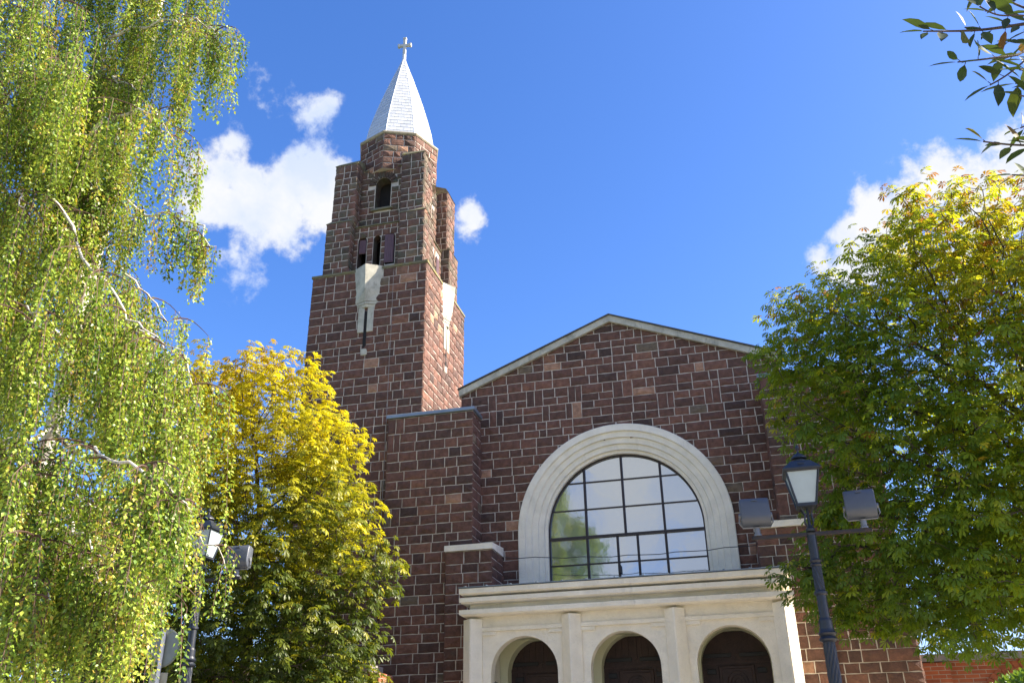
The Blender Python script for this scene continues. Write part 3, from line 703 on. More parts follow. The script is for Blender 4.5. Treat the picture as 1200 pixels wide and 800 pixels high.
def street_lamp(loc, label, yaws, dz=0):
    X, Y = loc; r = empty('street_lamp', (X, Y, 0)); tag(r, label, 'street lamp', 'cast iron lamps with floodlights in front of the church'); c = (X, Y)
    mb = MB()
    mb.lathe([(.2, 0), (.2, .25), (.17, .3), (.15, .6), (.12, .7), (.1, .8), (.1, .85)], 20, c)
    def fl(r0, r1, za, zb_): mb.lathe([(r0+(r1-r0)*i/30, za+(zb_-za)*i/30) for i in range(31)], 40, c, lobes=10, amp=.085, twist=4.2)
    fl(.088, .07, .85, 3.05+dz); fl(.06, .056, 3.62+dz, 4.0+dz)
    mb.lathe([(.062, 3.3+dz), (.06, 3.62+dz)], 20, c); mb.lathe([(.056, 4.05+dz), (.058, 4.36+dz), (.066, 4.38+dz)], 16, c)
    pole = mb.build('pole', M_lamp, r)
    mb = MB()
    mb.lathe([(q_, z+dz) for q_, z in ((.07, 3.045), (.1, 3.06), (.112, 3.08), (.095, 3.1), (.085, 3.115), (.1, 3.13), (.112, 3.15), (.095, 3.17), (.082, 3.2), (.08, 3.3), (.066, 3.33))], 24, c)
    mb.build('collar', M_lamp, pole); mb = MB()
    mb.lathe([(.06, 3.6+dz), (.082, 3.62+dz), (.082, 3.645+dz), (.06, 3.67+dz)], 20, c)
    mb.build('collar', M_lamp, pole); mb = MB()
    mb.lathe([(q_, z+dz) for q_, z in ((.058, 3.96), (.078, 3.98), (.06, 4.005), (.078, 4.035), (.058, 4.055))], 20, c)
    mb.build('collar', M_lamp, pole)
    mb = MB(); mb.box(X-.74, X+.74, Y-.028, Y+.028, 4.355+dz, 4.4+dz, bev=.004); mb.build('cross_arm', M_rust, r)
    lantern(r, c, 4.46+dz)
    for s, ya in zip((-1, 1), yaws): floodlight(r, X+s*.66, Y, 4.4+dz, math.radians(-4), ya)
    return r
street_lamp((.905, 12), 'dark street lamp with two grey floodlights in front of the porch, right', (.06, -.12))
street_lamp((-8.6, 13), 'dark street lamp with floodlight half hidden behind the hanging birch twigs on the left', (0, .1), .2)

# ------------------------------------------------------------------ sign seen from behind
sg = empty('road_sign', (-9.1, 13, 0)); tag(sg, 'round grey road sign seen from behind on a white post under the birch', 'sign')
M_sg = mat('bare_sign_back', (.2, .22, .2), rough=.5, metal=.3, namp=.1)
mb = MB(); mb.M = Matrix.Translation((-9.1, 13.0, 3.56)) @ Matrix.Rotation(math.pi/2, 4, 'X'); mb.lathe([(.3, -.01), (.3, .0), (.285, .004), (.285, .012)], 40); mb.build('sign_disc', M_sg, sg)
mb = MB(); mb.box(-9.26, -8.94, 12.99, 13.0, 2.7, 3.18, bev=.002); mb.build('sign_plate', mat('cream_sign_back', (.35, .34, .26), rough=.6, namp=.1), sg)
mb = MB(); mb.lathe([(.03, 0), (.03, 3.8)], 12, (-9.08, 12.95)); mb.build('post', mat('white_post_paint', (.7, .7, .68), rough=.5, namp=.1), sg)

# ------------------------------------------------------------------ brick boundary walls
def brickwall(name, label, xa, xb, Y, zt, pier, arch=None):
    r = empty(name, ((xa+xb)/2, Y, 0)); tag(r, label, 'wall')
    mb = MB(); holes = []
    mb.plate([(xa, 0), (xb, 0), (xb, zt), (xa, zt)], [arch_pts(a, .95, 2.35, 1.2, 20) for a in (arch or [])], (0, Y, 0), (1, 0, 0), (0, 0, 1), (0, -1, 0), .25)
    mb.box(xa, xb, Y+.26, Y+.5, 0, zt-.01); o = mb.build('wall', M_brick, r)
    for p in pier:
        mb = MB(); mb.box(p-.27, p+.27, Y-.16, Y+.56, 0, zt-.03); mb.build('brick_pier', M_brick, r)
    if arch:
        mb = MB()
        for a in arch:
            for i in range(30):
                a0, a1 = math.pi*(i+.08)/30, math.pi*(i+.92)/30
                q = [(a+rr*math.cos(t), Y-.002, 2.35+rr*math.sin(t)) for rr, t in ((.96, a0), (1.2, a0), (1.2, a1), (.96, a1))]
                mb.tone = random.random(); mb.hexa(q, [(p[0], p[1]-.015, p[2]) for p in q])
        mb.build('brick_arch', M_brickc, r)
    mb = MB(); n = int((xb-xa)/.9)+1
    for i in range(n):
        x0, x1 = xa+(xb-xa)*i/n+.004, xa+(xb-xa)*(i+1)/n-.004
        mb.hexa([(x0, Y-.09, zt), (x1, Y-.09, zt), (x1, Y+.6, zt), (x0, Y+.6, zt)], [(x0, Y-.07, zt+.14), (x1, Y-.07, zt+.14), (x1, Y+.58, zt+.14), (x0, Y+.58, zt+.14)])
    mb.build('coping', M_cope, r)
brickwall('brick_wall', 'orange brick boundary wall with blind arches behind the right horse chestnut', 3.1, 13, 20, 3.55, (3.38, 6.9, 10.4), (5.15, 8.65))
brickwall('brick_wall', 'low orange brick wall with grey coping behind the birch on the left', -24, -7.2, 17, 3.5, (-7.25, -11.5, -15.7, -20), None)

# ------------------------------------------------------------------ foliage
def leaf_mesh(name, P, D, Nn, size, tone, tmplV, tmplF, material, parent, wf=1.0):
    """P positions, D leaf direction, Nn leaf normal (arrays); template in (width, length, lift)"""
    n = len(P); D = D/np.linalg.norm(D, axis=1, keepdims=True); W = np.cross(D, Nn); W /= np.linalg.norm(W, axis=1, keepdims=True)+1e-9; Nn = np.cross(W, D)
    T = np.array(tmplV, float); k = len(T)
    V = P[:, None, :]+size[:, None, None]*(T[None, :, 0, None]*W[:, None, :]*wf+T[None, :, 1, None]*D[:, None, :]+T[None, :, 2, None]*Nn[:, None, :])
    V = V.reshape(-1, 3).astype(np.float32)
    F = np.array(tmplF, dtype=np.int32); fk, fn = F.shape
    idx = (F[None]+(np.arange(n)*k)[:, None, None]).reshape(-1)
    me = bpy.data.meshes.new(name); me.vertices.add(len(V)); me.vertices.foreach_set('co', V.ravel())
    me.loops.add(len(idx)); me.loops.foreach_set('vertex_index', idx.astype(np.int32)); nf = n*fk
    me.polygons.add(nf); me.polygons.foreach_set('loop_start', np.arange(nf, dtype=np.int32)*fn); me.polygons.foreach_set('loop_total', np.full(nf, fn, np.int32))
    me.update(calc_edges=True)
    a = me.attributes.new('tone', 'FLOAT', 'FACE'); a.data.foreach_set('value', np.repeat(tone, fk).astype(np.float32))
    me.materials.append(material); o = bpy.data.objects.new(name, me); COL.objects.link(o)
    if parent: o.parent = parent; o.matrix_parent_inverse = Matrix.Translation(-parent.location)
    return o
def colonize(base_pts, attr, step=.2, kill=.27, infl=3.0, iters=140):
    nodes = [np.array(base_pts[0], float)]; par = [-1]
    for p in base_pts[1:]:
        p = np.array(p, float); q = nodes[-1]; d = np.linalg.norm(p-q); m_ = max(1, int(d/step))
        for i in range(m_): nodes.append(q+(p-q)*(i+1)/m_); par.append(len(nodes)-2)
    A = attr.copy(); near = np.zeros(len(A), int); dist = np.full(len(A), 1e9)
    def upd(s):
        nonlocal near, dist
        for i in range(s, len(nodes)):
            d = np.linalg.norm(A-nodes[i], axis=1); mk = d < dist; near[mk] = i; dist[mk] = d[mk]
    upd(0)
    for it in range(iters):
        if not len(A): break
        mk = dist < infl if it > 4 else dist < 1e8
        if not mk.any(): infl *= 1.5; continue
        s = len(nodes); ids = near[mk]; dv = A[mk]-np.array(nodes)[ids]; dv /= np.linalg.norm(dv, axis=1, keepdims=True)+1e-9
        for i in np.unique(ids):
            d = dv[ids == i].sum(0); l_ = np.linalg.norm(d)
            if l_ < 1e-6: continue
            d = d/l_+rng.normal(0, .12, 3); nodes.append(nodes[i]+d/np.linalg.norm(d)*step); par.append(int(i))
        upd(s); keep = dist > kill; A = A[keep]; near = near[keep]; dist = dist[keep]
        if len(nodes) > 16000: break
    return np.array(nodes), np.array(par)
def branch_mesh(name, nodes, par, material, parent, r_tip=.006, r_max=.25, expo=2.3, nseg=6, minr=0, skip=None):
    n = len(nodes); w_ = np.zeros(n); ch = [0]*n
    for i in range(n-1, 0, -1):
        if ch[i] == 0: w_[i] = r_tip**expo
        w_[par[i]] += w_[i]; ch[par[i]] += 1
    rad = np.minimum(w_**(1/expo), r_max)
    V = []; F = []
    for i in range(1, n):
        a, b = nodes[par[i]], nodes[i]; ra, rb = rad[par[i]], rad[i]
        if skip is not None and skip[i] and rb < .03: continue
        ra = min(ra, rb*1.5); d = b-a; l_ = np.linalg.norm(d)
        if l_ < 1e-6: continue
        d = d/l_; u = np.cross(d, (0, 0, 1) if abs(d[2]) < .9 else (1, 0, 0)); u /= np.linalg.norm(u); v = np.cross(d, u)
        ns = 8 if rb > .04 else 4; o = len(V)
        b = b+d*rb*.4
        for q, rr in ((a, ra), (b, rb)):
            for k in range(ns): t = 2*math.pi*k/ns; V.append(q+(u*math.cos(t)+v*math.sin(t))*rr)
        F += [(o+k, o+(k+1) % ns, o+ns+(k+1) % ns, o+ns+k) for k in range(ns)]
    me = bpy.data.meshes.new(name); me.from_pydata([tuple(p) for p in V], [], F); me.materials.append(material)
    me.polygons.foreach_set('use_smooth', [True]*len(F))
    o = bpy.data.objects.new(name, me); COL.objects.link(o)
    if parent: o.parent = parent; o.matrix_parent_inverse = Matrix.Translation(-parent.location)
    return o, rad
# palmate leaflet outline, folded along the midrib, drooping tip
LF_V = [(0, .08, 0), (-.10, .45, .03), (-.17, .74, .02), (0, .5, -.01), (.10, .45, .03), (.17, .74, .02), (0, 1.04, -.12), (0, .78, -.03)]
LF_F = [(0, 3, 2, 1), (0, 4, 5, 3), (3, 7, 6, 2), (3, 5, 6, 7)]
def norm(a): return a/(np.linalg.norm(a, axis=-1, keepdims=True)+1e-9)
def palmate(P, out, size, tone):
    """five to seven leaflets fanning from each leaf stalk end"""
    n = len(P); res = [[], [], [], [], []]
    up_ = norm(np.stack([rng.normal(0, .38, n), rng.normal(0, .38, n), np.ones(n)], 1)+out*.5)
    f = norm(out-up_*(out*up_).sum(1, keepdims=True)); s = np.cross(f, up_)
    for k, a in enumerate(np.radians([0, 38, -38, 78, -78, 122, -122])):
        keep = rng.random(n) < (1 if k < 5 else .6)
        d = f*math.cos(a)+s*math.sin(a)-up_*(.28+.12*rng.random((n, 1)))
        nn = up_+d*.2+rng.normal(0, .1, (n, 3))
        sz = size*(1 if k == 0 else .93 if k < 3 else .75 if k < 5 else .5)*rng.uniform(.85, 1.1, n)
        for q, v in zip(res, (P, d, nn, sz, tone)): q.append(v[keep])
    return [np.concatenate(q) for q in res]
def ellips(c, r, n, shell=.35):
    d = norm(rng.normal(0, 1, (n, 3))); t = rng.uniform(shell, 1, n)**(1/2.)
    return np.array(c)+d*t[:, None]*np.array(r)
def chestnut(name, label, base, limbs, lobes, mats, dens, leafsize, tonef, clumps=True, tipleaf=6.5):
    r = empty(name, (base[0], base[1], 0)); tag(r, label, 'tree')
    att = []
    for c, rr, n in lobes:
        cl = ellips(c, rr, max(3, n//4), .3)
        att.append(np.concatenate([cc+rng.normal(0, 1, (9, 3))*np.array([.30, .30, .17]) for cc in cl]))
    att = np.concatenate(att)
    nodes, par = colonize(limbs, att)
    dmin = np.min([np.sqrt((((nodes-np.array(c))/(np.array(rr)+.22))**2).sum(1)) for c, rr, n in lobes], axis=0)
    stray = dmin > 1.12
    o, rad = branch_mesh('trunk', nodes, par, M_bark, r, r_tip=.0055, r_max=.26, skip=stray)
    thin = np.where((rad < .022) & ~stray)[0]; thin = thin[thin > 8]
    cnt = rng.poisson(np.where(rad[thin] < .009, tipleaf, tipleaf*.45)*dens); idx = np.repeat(thin, cnt)
    cen = np.array([l[0] for l in lobes]).mean(0)
    dirb = norm(nodes[idx]-nodes[par[idx]]); off = norm(rng.normal(0, 1, (len(idx), 3))+dirb*.7+np.array([0, 0, .15]))
    P = nodes[idx]+off*rng.uniform(.06, .24, (len(idx), 1))
    outd = norm(off+norm(P-cen)*.6)
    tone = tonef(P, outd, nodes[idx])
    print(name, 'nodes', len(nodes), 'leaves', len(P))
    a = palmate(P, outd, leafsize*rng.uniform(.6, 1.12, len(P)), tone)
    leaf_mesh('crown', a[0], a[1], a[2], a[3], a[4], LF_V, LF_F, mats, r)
    return r, nodes, par, rad
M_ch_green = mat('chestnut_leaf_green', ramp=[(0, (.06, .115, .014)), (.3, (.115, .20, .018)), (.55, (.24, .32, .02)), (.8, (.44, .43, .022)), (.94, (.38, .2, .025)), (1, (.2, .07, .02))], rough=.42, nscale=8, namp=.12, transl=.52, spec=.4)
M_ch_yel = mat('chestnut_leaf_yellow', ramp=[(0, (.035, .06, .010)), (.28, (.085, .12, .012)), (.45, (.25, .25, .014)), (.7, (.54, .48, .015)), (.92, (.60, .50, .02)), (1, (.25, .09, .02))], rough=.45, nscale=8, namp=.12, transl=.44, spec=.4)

def vnoise(P, s, seed=0):                   # cheap smooth noise so neighbouring leaves share a hue
    q = P*s+seed; return (np.sin(q[:, 0]*1.7+np.sin(q[:, 1]*1.3+q[:, 2]))+np.sin(q[:, 1]*2.1+np.sin(q[:, 2]*1.9-q[:, 0]))+np.sin(q[:, 2]*2.3+np.sin(q[:, 0]*.9+1)))/3
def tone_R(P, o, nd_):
    t = .45+.05*(P[:, 2]-6.5)+.14*vnoise(P, 1.3, 3)+.08*vnoise(P, 4, 1)+rng.normal(0, .11, len(P))+.055*(P[:, 0]-3)+.03*np.clip(P[:, 2]-8, 0, 3)  # sun side's glow put into the tone: yellower rightwards and upwards
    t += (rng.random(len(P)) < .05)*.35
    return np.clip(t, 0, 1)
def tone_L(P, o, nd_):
    t = .29+.115*(P[:, 2]-5)+.14*vnoise(P, 1.2, 5)+.08*vnoise(P, 4, 2)+rng.normal(0, .11, len(P))  # autumn yellow upwards; the lower crown's shade is put into the tone too
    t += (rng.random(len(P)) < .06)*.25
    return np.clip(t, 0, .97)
def L3(px, py, Y): return tuple(at(px, py, Y))
# right horse chestnut
lobR = [((5.2, 15, 6.6), (2.9, 2.2, 2.6), 800), ((4.1, 14.6, 9.3), (1.3, 1.5, 1.5), 380), ((5.9, 14.6, 9.2), (1.7, 1.7, 1.6), 420), ((2.75, 14.4, 7.8), (1.3, 1.3, 1.2), 380),
        ((1.95, 14.3, 7.3), (.85, 1.0, .65), 330), ((2.0, 14.3, 6.5), (.7, .9, .7), 170), ((1.5, 14.3, 7.85), (.55, .7, .4), 120), ((2.3, 14.6, 4.2), (1.1, .9, .65), 260), ((3.0, 14.8, 3.7), (1.0, .8, .4), 180), ((2.0, 14.4, 8.5), (.8, .8, .6), 150), ((5.7, 16.6, 6.1), (3.2, .8, 2.1), 620), ((7.5, 16.0, 5.1), (2.4, 1.0, 1.1), 300), ((4.4, 16.2, 4.5), (1.8, .8, .7), 240), ((2.5, 14.2, 5.6), (1.1, 1.1, 1.1), 320), ((1.75, 14.4, 4.2), (.8, .9, .65), 200), ((3.2, 14.0, 4.3), (1.5, 1.3, 1.1), 400),
        ((4.9, 13.8, 4.85), (1.6, 1.4, 1.15), 420), ((1.05, 14.6, 4.3), (.42, .5, .26), 60), ((6.2, 17, 4.55), (2.6, .6, .55), 260), ((6.9, 14.5, 6.5), (1.8, 1.8, 2.4), 380), ((3.3, 13.6, 6.2), (1.3, 1.0, 1.2), 340), ((5.0, 13.2, 7.4), (1.5, .9, 1.3), 320), ((2.9, 14.8, 9.1), (.85, .9, .7), 140),
        ((4.2, 13.4, 5.8), (1.4, 1, 1.2), 320), ((3.6, 14.6, 3.9), (1.5, 1.1, .4), 200)]
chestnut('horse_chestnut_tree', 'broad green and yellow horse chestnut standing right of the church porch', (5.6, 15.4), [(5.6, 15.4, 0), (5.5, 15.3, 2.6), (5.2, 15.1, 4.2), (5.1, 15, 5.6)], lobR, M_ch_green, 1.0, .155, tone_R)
lobL = [((-9.5, 15.9, 6.4), (2.1, 1.7, 2.4), 700), ((-9.15, 15.6, 8.95), (.85, .9, .85), 280), ((-10.35, 15.6, 8.9), (1.0, 1.0, 1.0), 320), ((-8.1, 15.4, 7.5), (.8, .85, .8), 260), ((-7.55, 15.2, 6.2), (.7, .8, .85), 240),
        ((-8.4, 14.9, 5.6), (1.2, .9, 1.2), 340), ((-8.1, 14.9, 4.1), (1.3, .9, .8), 320), ((-7.05, 15.2, 3.9), (.5, .6, .45), 90), ((-6.55, 15.3, 4.85), (.3, .45, .62), 110), ((-9.9, 14.9, 4.4), (1.5, 1, 1), 300), ((-11.5, 15.8, 6.5), (1.5, 1.4, 2.0), 300), ((-7.5, 15.1, 3.3), (1.0, .7, .5), 130), ((-9.7, 14.9, 7.3), (1.2, .8, 1), 260), ((-9.4, 16.3, 3.3), (2.4, .7, 1.1), 420), ((-11.5, 15.6, 3.6), (1.8, 1, 1.3), 260), ((-7.9, 16.2, 2.9), (1.0, .6, .8), 160)]
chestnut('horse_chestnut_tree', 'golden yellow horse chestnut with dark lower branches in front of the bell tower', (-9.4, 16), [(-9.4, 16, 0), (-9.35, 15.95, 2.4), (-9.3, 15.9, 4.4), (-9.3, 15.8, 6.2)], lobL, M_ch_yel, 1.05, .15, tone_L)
# darker trees further back on the left, glimpsed through the birch
def tone_D(P, o, nd_): return np.clip(.22+.1*vnoise(P, 1.2, 9)+rng.normal(0, .1, len(P)), 0, 1)
lobD = [((-15.5, 19.5, 6.5), (2.6, 2, 2.8), 300), ((-14, 19.2, 4.5), (2.2, 1.6, 1.6), 200), ((-17.8, 19.5, 5), (2.4, 1.8, 2), 200)]
chestnut('broadleaf_tree', 'dark green broadleaf tree beyond the brick wall behind the birch', (-15.5, 19.6), [(-15.5, 19.6, 0), (-15.5, 19.6, 3), (-15.4, 19.5, 5)], lobD, M_ch_green, .9, .19, tone_D)

lobM = [((-8.6, -6, 8.5), (2.0, 2.2, 3.6), 500), ((-8.3, -6, 12), (1.2, 1.4, 2.0), 220), ((-6.6, -6, 6.8), (1.8, 1.6, 2.4), 300), ((-10, -6, 7), (2, 2, 3), 250)]
chestnut('broadleaf_tree', 'tall green tree behind the photographer, mirrored in the lower left window panes', (-8.4, -6), [(-8.4, -6, 0), (-8.4, -6, 4), (-8.4, -6, 7)], lobM, M_ch_green, .8, .2, tone_D)

# ------------------------------------------------------------------ weeping birch
M_birch = mat('birch_leaf', ramp=[(0, (.035, .08, .014)), (.30, (.12, .21, .025)), (.60, (.27, .38, .045)), (.88, (.46, .53, .08)), (1, (.42, .24, .05))], rough=.42, nscale=6, namp=.1, transl=.30, spec=.45)
BV = [(0, 0, 0), (-.36, .38, .05), (0, .45, -.03), (.36, .38, .05), (0, 1.0, -.04)]
BF = [(0, 2, 1), (0, 3, 2), (1, 2, 4), (2, 3, 4)]
birch = empty('weeping_birch', (-7.9, 8.3, 0)); tag(birch, 'tall weeping birch with white bark and long hanging twigs filling the left edge', 'tree')
tr = [Vector((-7.9, 8.3, 0)), Vector((-7.85, 8.3, 3)), Vector((-7.7, 8.25, 6)), Vector((-7.6, 8.2, 9)), Vector((-7.4, 8.1, 12)), Vector((-7.3, 8, 15)), Vector((-7.2, 8, 17))]
mb = MB(); mb.smooth = True
def smoothpath(P, n):
    o = []
    for i in range(n+1):
        t = i/n*(len(P)-1); k = min(int(t), len(P)-2); f = t-k; p0, p1, p2, p3 = P[max(k-1, 0)], P[k], P[k+1], P[min(k+2, len(P)-1)]
        o.append(.5*((2*p1)+(p2-p0)*f+(2*p0-5*p1+4*p2-p3)*f*f+(3*p1-p0-3*p2+p3)*f**3))
    return o
tp = smoothpath(tr, 30); mb.tube(tp, [.13-.10*i/30 for i in range(31)], 12)
sub = MB(); strands = []      # (start, length, lateral drift)
def limb(P, r0, sidel=.9, nside=9, hang=(.8, 2.0), dens=1.0, hp0=.25):
    P = [Vector(p) for p in P]; path = smoothpath(P, 24)
    path = [p+Vector((random.gauss(0, .02), random.gauss(0, .02), random.gauss(0, .02))) for p in path]
    path = [p+Vector((0, 0, .035*math.sin(k*1.3+r0*900)))+Vector((.03*math.sin(k*.9+P[1].x*7), 0, 0)) for k, p in enumerate(path)]
    mb.tube(path, [r0*.46*(1-i/24)**.9+.004 for i in range(25)], 7)
    for j in range(nside):
        t = hp0+(1-hp0)*(j+random.random())/nside; p = path[min(24, int(t*24))]
        a = random.uniform(0, 2*math.pi); ln = sidel*random.uniform(.35, 1.1)*(1.15-.5*t)
        d = Vector((math.cos(a), math.sin(a)*1.1, random.uniform(.15, .6))).normalized(); q = [p]
        for s in range(6): q.append(q[-1]+d*ln/6); d = (d+Vector((random.gauss(0, .12), random.gauss(0, .12), -.26))).normalized()
        sub.tube(q, [.008*(1-i/6)+.003 for i in range(7)], 4)
        for s in range(1, 7):
            for _ in range(1 if random.random() < .60*dens else 0): strands.append((q[s], random.uniform(*hang)))
    for i in range(int(24*hp0), 25):
        if random.random() < .7*dens: strands.append((path[i], random.uniform(*hang)))
def Lp(*pts): return [at(*p) for p in pts]
# limbs: start on the trunk and arch outwards, tips drooping
def onT(z): 
    k = min(range(len(tp)), key=lambda i: abs(tp[i].z-z)); return tp[k]
H = (.9, 2.1)
limb([onT(10.5)]+Lp((150, 20, 8.0), (205, -30, 7.8), (245, -20, 7.8)), .06, 1.0, 14, (1.0, 2.1))
limb([onT(9.6)]+Lp((120, 60, 7.4), (200, 25, 7.2), (240, 30, 7.2), (262, 50, 7.2)), .055, .8, 14, (.5, 1.25))
limb([onT(8.6)]+Lp((90, 100, 7.8), (170, 70, 7.9), (225, 90, 8.0)), .055, .8, 13, (.6, 1.3))
limb([onT(8.2)]+Lp((60, 170, 7), (110, 150, 6.6), (170, 130, 6.4), (205, 160, 6.4)), .06, .8, 12, (.5, 1.1))
limb([onT(7.3)]+Lp((85, 215, 7.6), (160, 245, 7.5), (220, 258, 7.5), (255, 290, 7.5)), .05, .55, 12, (.35, .85), hp0=.35)
limb([onT(6.6)]+Lp((80, 260, 8.4), (130, 300, 8.4), (170, 345, 8.4), (210, 380, 8.5)), .05, .8, 13, (.8, 1.5))
limb([onT(7.0)]+Lp((60, 230, 6.9), (100, 300, 6.5), (150, 370, 6.4), (205, 410, 6.4)), .05, .85, 14, (.8, 1.5))
limb([onT(6.2)]+Lp((90, 380, 7.2), (160, 385, 7.0), (205, 415, 7.0), (232, 455, 7.1)), .05, .75, 14, (.8, 1.6))
limb([onT(5.6)]+Lp((90, 440, 7.6), (160, 470, 7.5), (205, 495, 7.5), (232, 550, 7.6)), .045, .8, 14, (.6, 1.2))
limb([onT(5.2)]+Lp((80, 520, 6.6), (140, 540, 6.2), (190, 565, 6.2), (225, 600, 6.3)), .045, .85, 15, (.5, .95))
limb([onT(4.6)]+Lp((70, 580, 8), (150, 600, 8), (225, 620, 8.2), (262, 660, 8.2)), .04, .6, 12, (.4, .8))
limb([onT(4.6)]+Lp((60, 580, 7), (90, 620, 6.6), (130, 660, 6.4), (170, 690, 6.4)), .045, .9, 16, (.5, 1.1))
limb([onT(12)]+Lp((90, -20, 7.6), (150, -60, 7.2), (190, -90, 7)), .06, 1.1, 14, (1.2, 2.2))
limb([onT(11)]+Lp((30, 20, 7.4), (40, 0, 6.6), (60, 0, 6)), .05, 1.1, 16, (.9, 1.9))
limb([onT(9)]+Lp((30, 130, 7.2), (60, 90, 6.4), (100, 90, 6)), .05, 1.1, 16, (.9, 1.7))
limb([onT(7.6)]+Lp((20, 260, 7), (10, 230, 6.4), (30, 240, 5.9)), .05, 1.1, 16, (.9, 1.7))
limb([onT(6.4)]+Lp((20, 370, 7), (30, 360, 6.4), (60, 390, 6)), .05, 1.1, 18, (.9, 1.7))
limb([onT(5.2)]+Lp((-10, 520, 6.8), (10, 520, 6.3), (40, 560, 6.0)), .05, 1.0, 18, (.7, 1.3))
limb([onT(4.4)]+Lp((-20, 620, 6.8), (0, 610, 6.3), (50, 640, 6.0)), .045, .9, 18, (.5, 1.0))
limb([onT(9.5)]+Lp((30, 100, 9.4), (100, 110, 10), (160, 130, 10.2)), .05, 1.1, 16, (.9, 1.8))
limb([onT(7)]+Lp((40, 260, 9.4), (90, 300, 10), (110, 330, 10.2)), .05, 1.1, 14, (.9, 1.6))
limb([onT(10)]+[Vector((-9, 8, 11)), Vector((-10.5, 8, 11.2)), Vector((-11.6, 8, 10.6))], .05, 1.1, 14, (1, 2))
limb([onT(7)]+[Vector((-9, 8.2, 8)), Vector((-10.6, 8.4, 8.1)), Vector((-11.6, 8.4, 7.6))], .05, 1.1, 14, (1, 2))
limb([onT(8)]+[Vector((-8.2, 6.5, 8.8)), Vector((-8.4, 5.5, 9)), Vector((-8.5, 4.6, 8.6))], .05, 1.1, 14, (1, 2))
limb([onT(5)]+[Vector((-8.4, 6.8, 5.8)), Vector((-8.7, 5.8, 6)), Vector((-8.9, 5, 5.6))], .05, 1.0, 14, (.8, 1.6))
limb([onT(14)]+[Vector((-8.6, 7.5, 15)), Vector((-9.4, 7.5, 15)), Vector((-9.9, 7.5, 14.5))], .04, 1, 12, (1, 2))
limb([onT(14)]+[Vector((-6.4, 8, 15)), Vector((-5.8, 8, 15)), Vector((-5.3, 8, 14.6))], .04, .9, 10, (1, 1.8))
limb([onT(9.4)]+Lp((110, 90, 7.6), (140, 95, 7.3), (165, 110, 7.2)), .045, .8, 14, (.7, 1.6))
limb([onT(8.4)]+Lp((100, 150, 7.6), (125, 165, 7.3), (150, 190, 7.2)), .04, .7, 14, (.7, 1.4))
limb([onT(7.6)]+Lp((80, 190, 7.4), (100, 210, 7.2), (120, 240, 7.1)), .04, .7, 12, (.7, 1.4))
limb([onT(3.9)]+Lp((60, 640, 7), (90, 650, 6.6), (120, 690, 6.4)), .035, .9, 16, (.6, 1.3))
limb([onT(3.9)]+Lp((-10, 660, 7), (20, 660, 6.4), (60, 700, 6.0)), .035, .9, 16, (.6, 1.3))
limb([onT(4.3)]+Lp((80, 620, 8.6), (140, 650, 8.8), (190, 700, 8.8)), .035, .8, 16, (.5, 1.1))
limb([onT(8.2)]+Lp((0, 150, 7), (-10, 120, 6.4), (10, 130, 6)), .04, 1.1, 16, (.9, 1.9))
limb([onT(6.0)]+Lp((90, 330, 8.8), (140, 400, 9), (160, 440, 9)), .04, 1.0, 16, (.9, 1.7))
mb.build('trunk', M_bbark, birch)
tw = sub; LP = []; LD = []; LN = []; LS = []; LT = []
for (p, ln) in strands:
    zmin = 1.7+random.random()*.5; pp = Vector(p)-CAM; sx = 600+FPX*pp.dot(_A)/pp.dot(_F)
    if sx > 222 and p.z < 5.6 and pp.y < 11 and random.random() < .5: zmin = CAM.z+(at(240, random.uniform(590, 625), pp.y)-CAM).z
    if 166 < sx < 216 and random.random() < .7 and p.z < 5: zmin = CAM.z+(at(190, random.uniform(700, 745), pp.y)-CAM).z
    if p.z < zmin+.1: continue
    ln = min(ln, max(.2, p.z-zmin)); n = max(3, int(ln/.16)); q = [Vector(p)]; dx, dy = random.gauss(.02, .06), random.gauss(0, .06); ht = random.gauss(.0, .2)
    for i in range(n):
        dx += random.gauss(0, .035); dy += random.gauss(0, .035); q.append(q[-1]+Vector((dx, dy, -1)).normalized()*ln/n)
    tw.tube(q, [.0035*(1-i/(n+1))+.0012 for i in range(n+1)], 3)
    m_ = int(ln*rng.uniform(100, 150))
    for j in range(m_):
        t = (j+random.random())/m_*n; k = min(int(t), n-1); b = q[k].lerp(q[k+1], t-k); a = random.uniform(0, 2*math.pi); r_ = random.uniform(.008, .065)
        LP.append((b.x+math.cos(a)*r_, b.y+math.sin(a)*r_, b.z-random.uniform(0, .02)))
        LD.append((math.cos(a)*.7+random.gauss(0, .25), math.sin(a)*.7+random.gauss(0, .25), random.gauss(-.75, .3)))
        LN.append((math.cos(a)+random.gauss(0, .5), math.sin(a)+random.gauss(0, .5), random.gauss(.6, .5)))
        LS.append(random.uniform(.026, .05)); LT.append(min(.97, max(0, .5+ht+random.gauss(0, .19)+(.3 if random.random() < .03 else 0))))
print('birch strands', len(strands), 'leaves', len(LP))
tw.build('hanging_twig', M_twig, birch)
leaf_mesh('crown', np.array(LP), np.array(LD), np.array(LN), np.array(LS), np.array(LT), BV, BF, M_birch, birch)

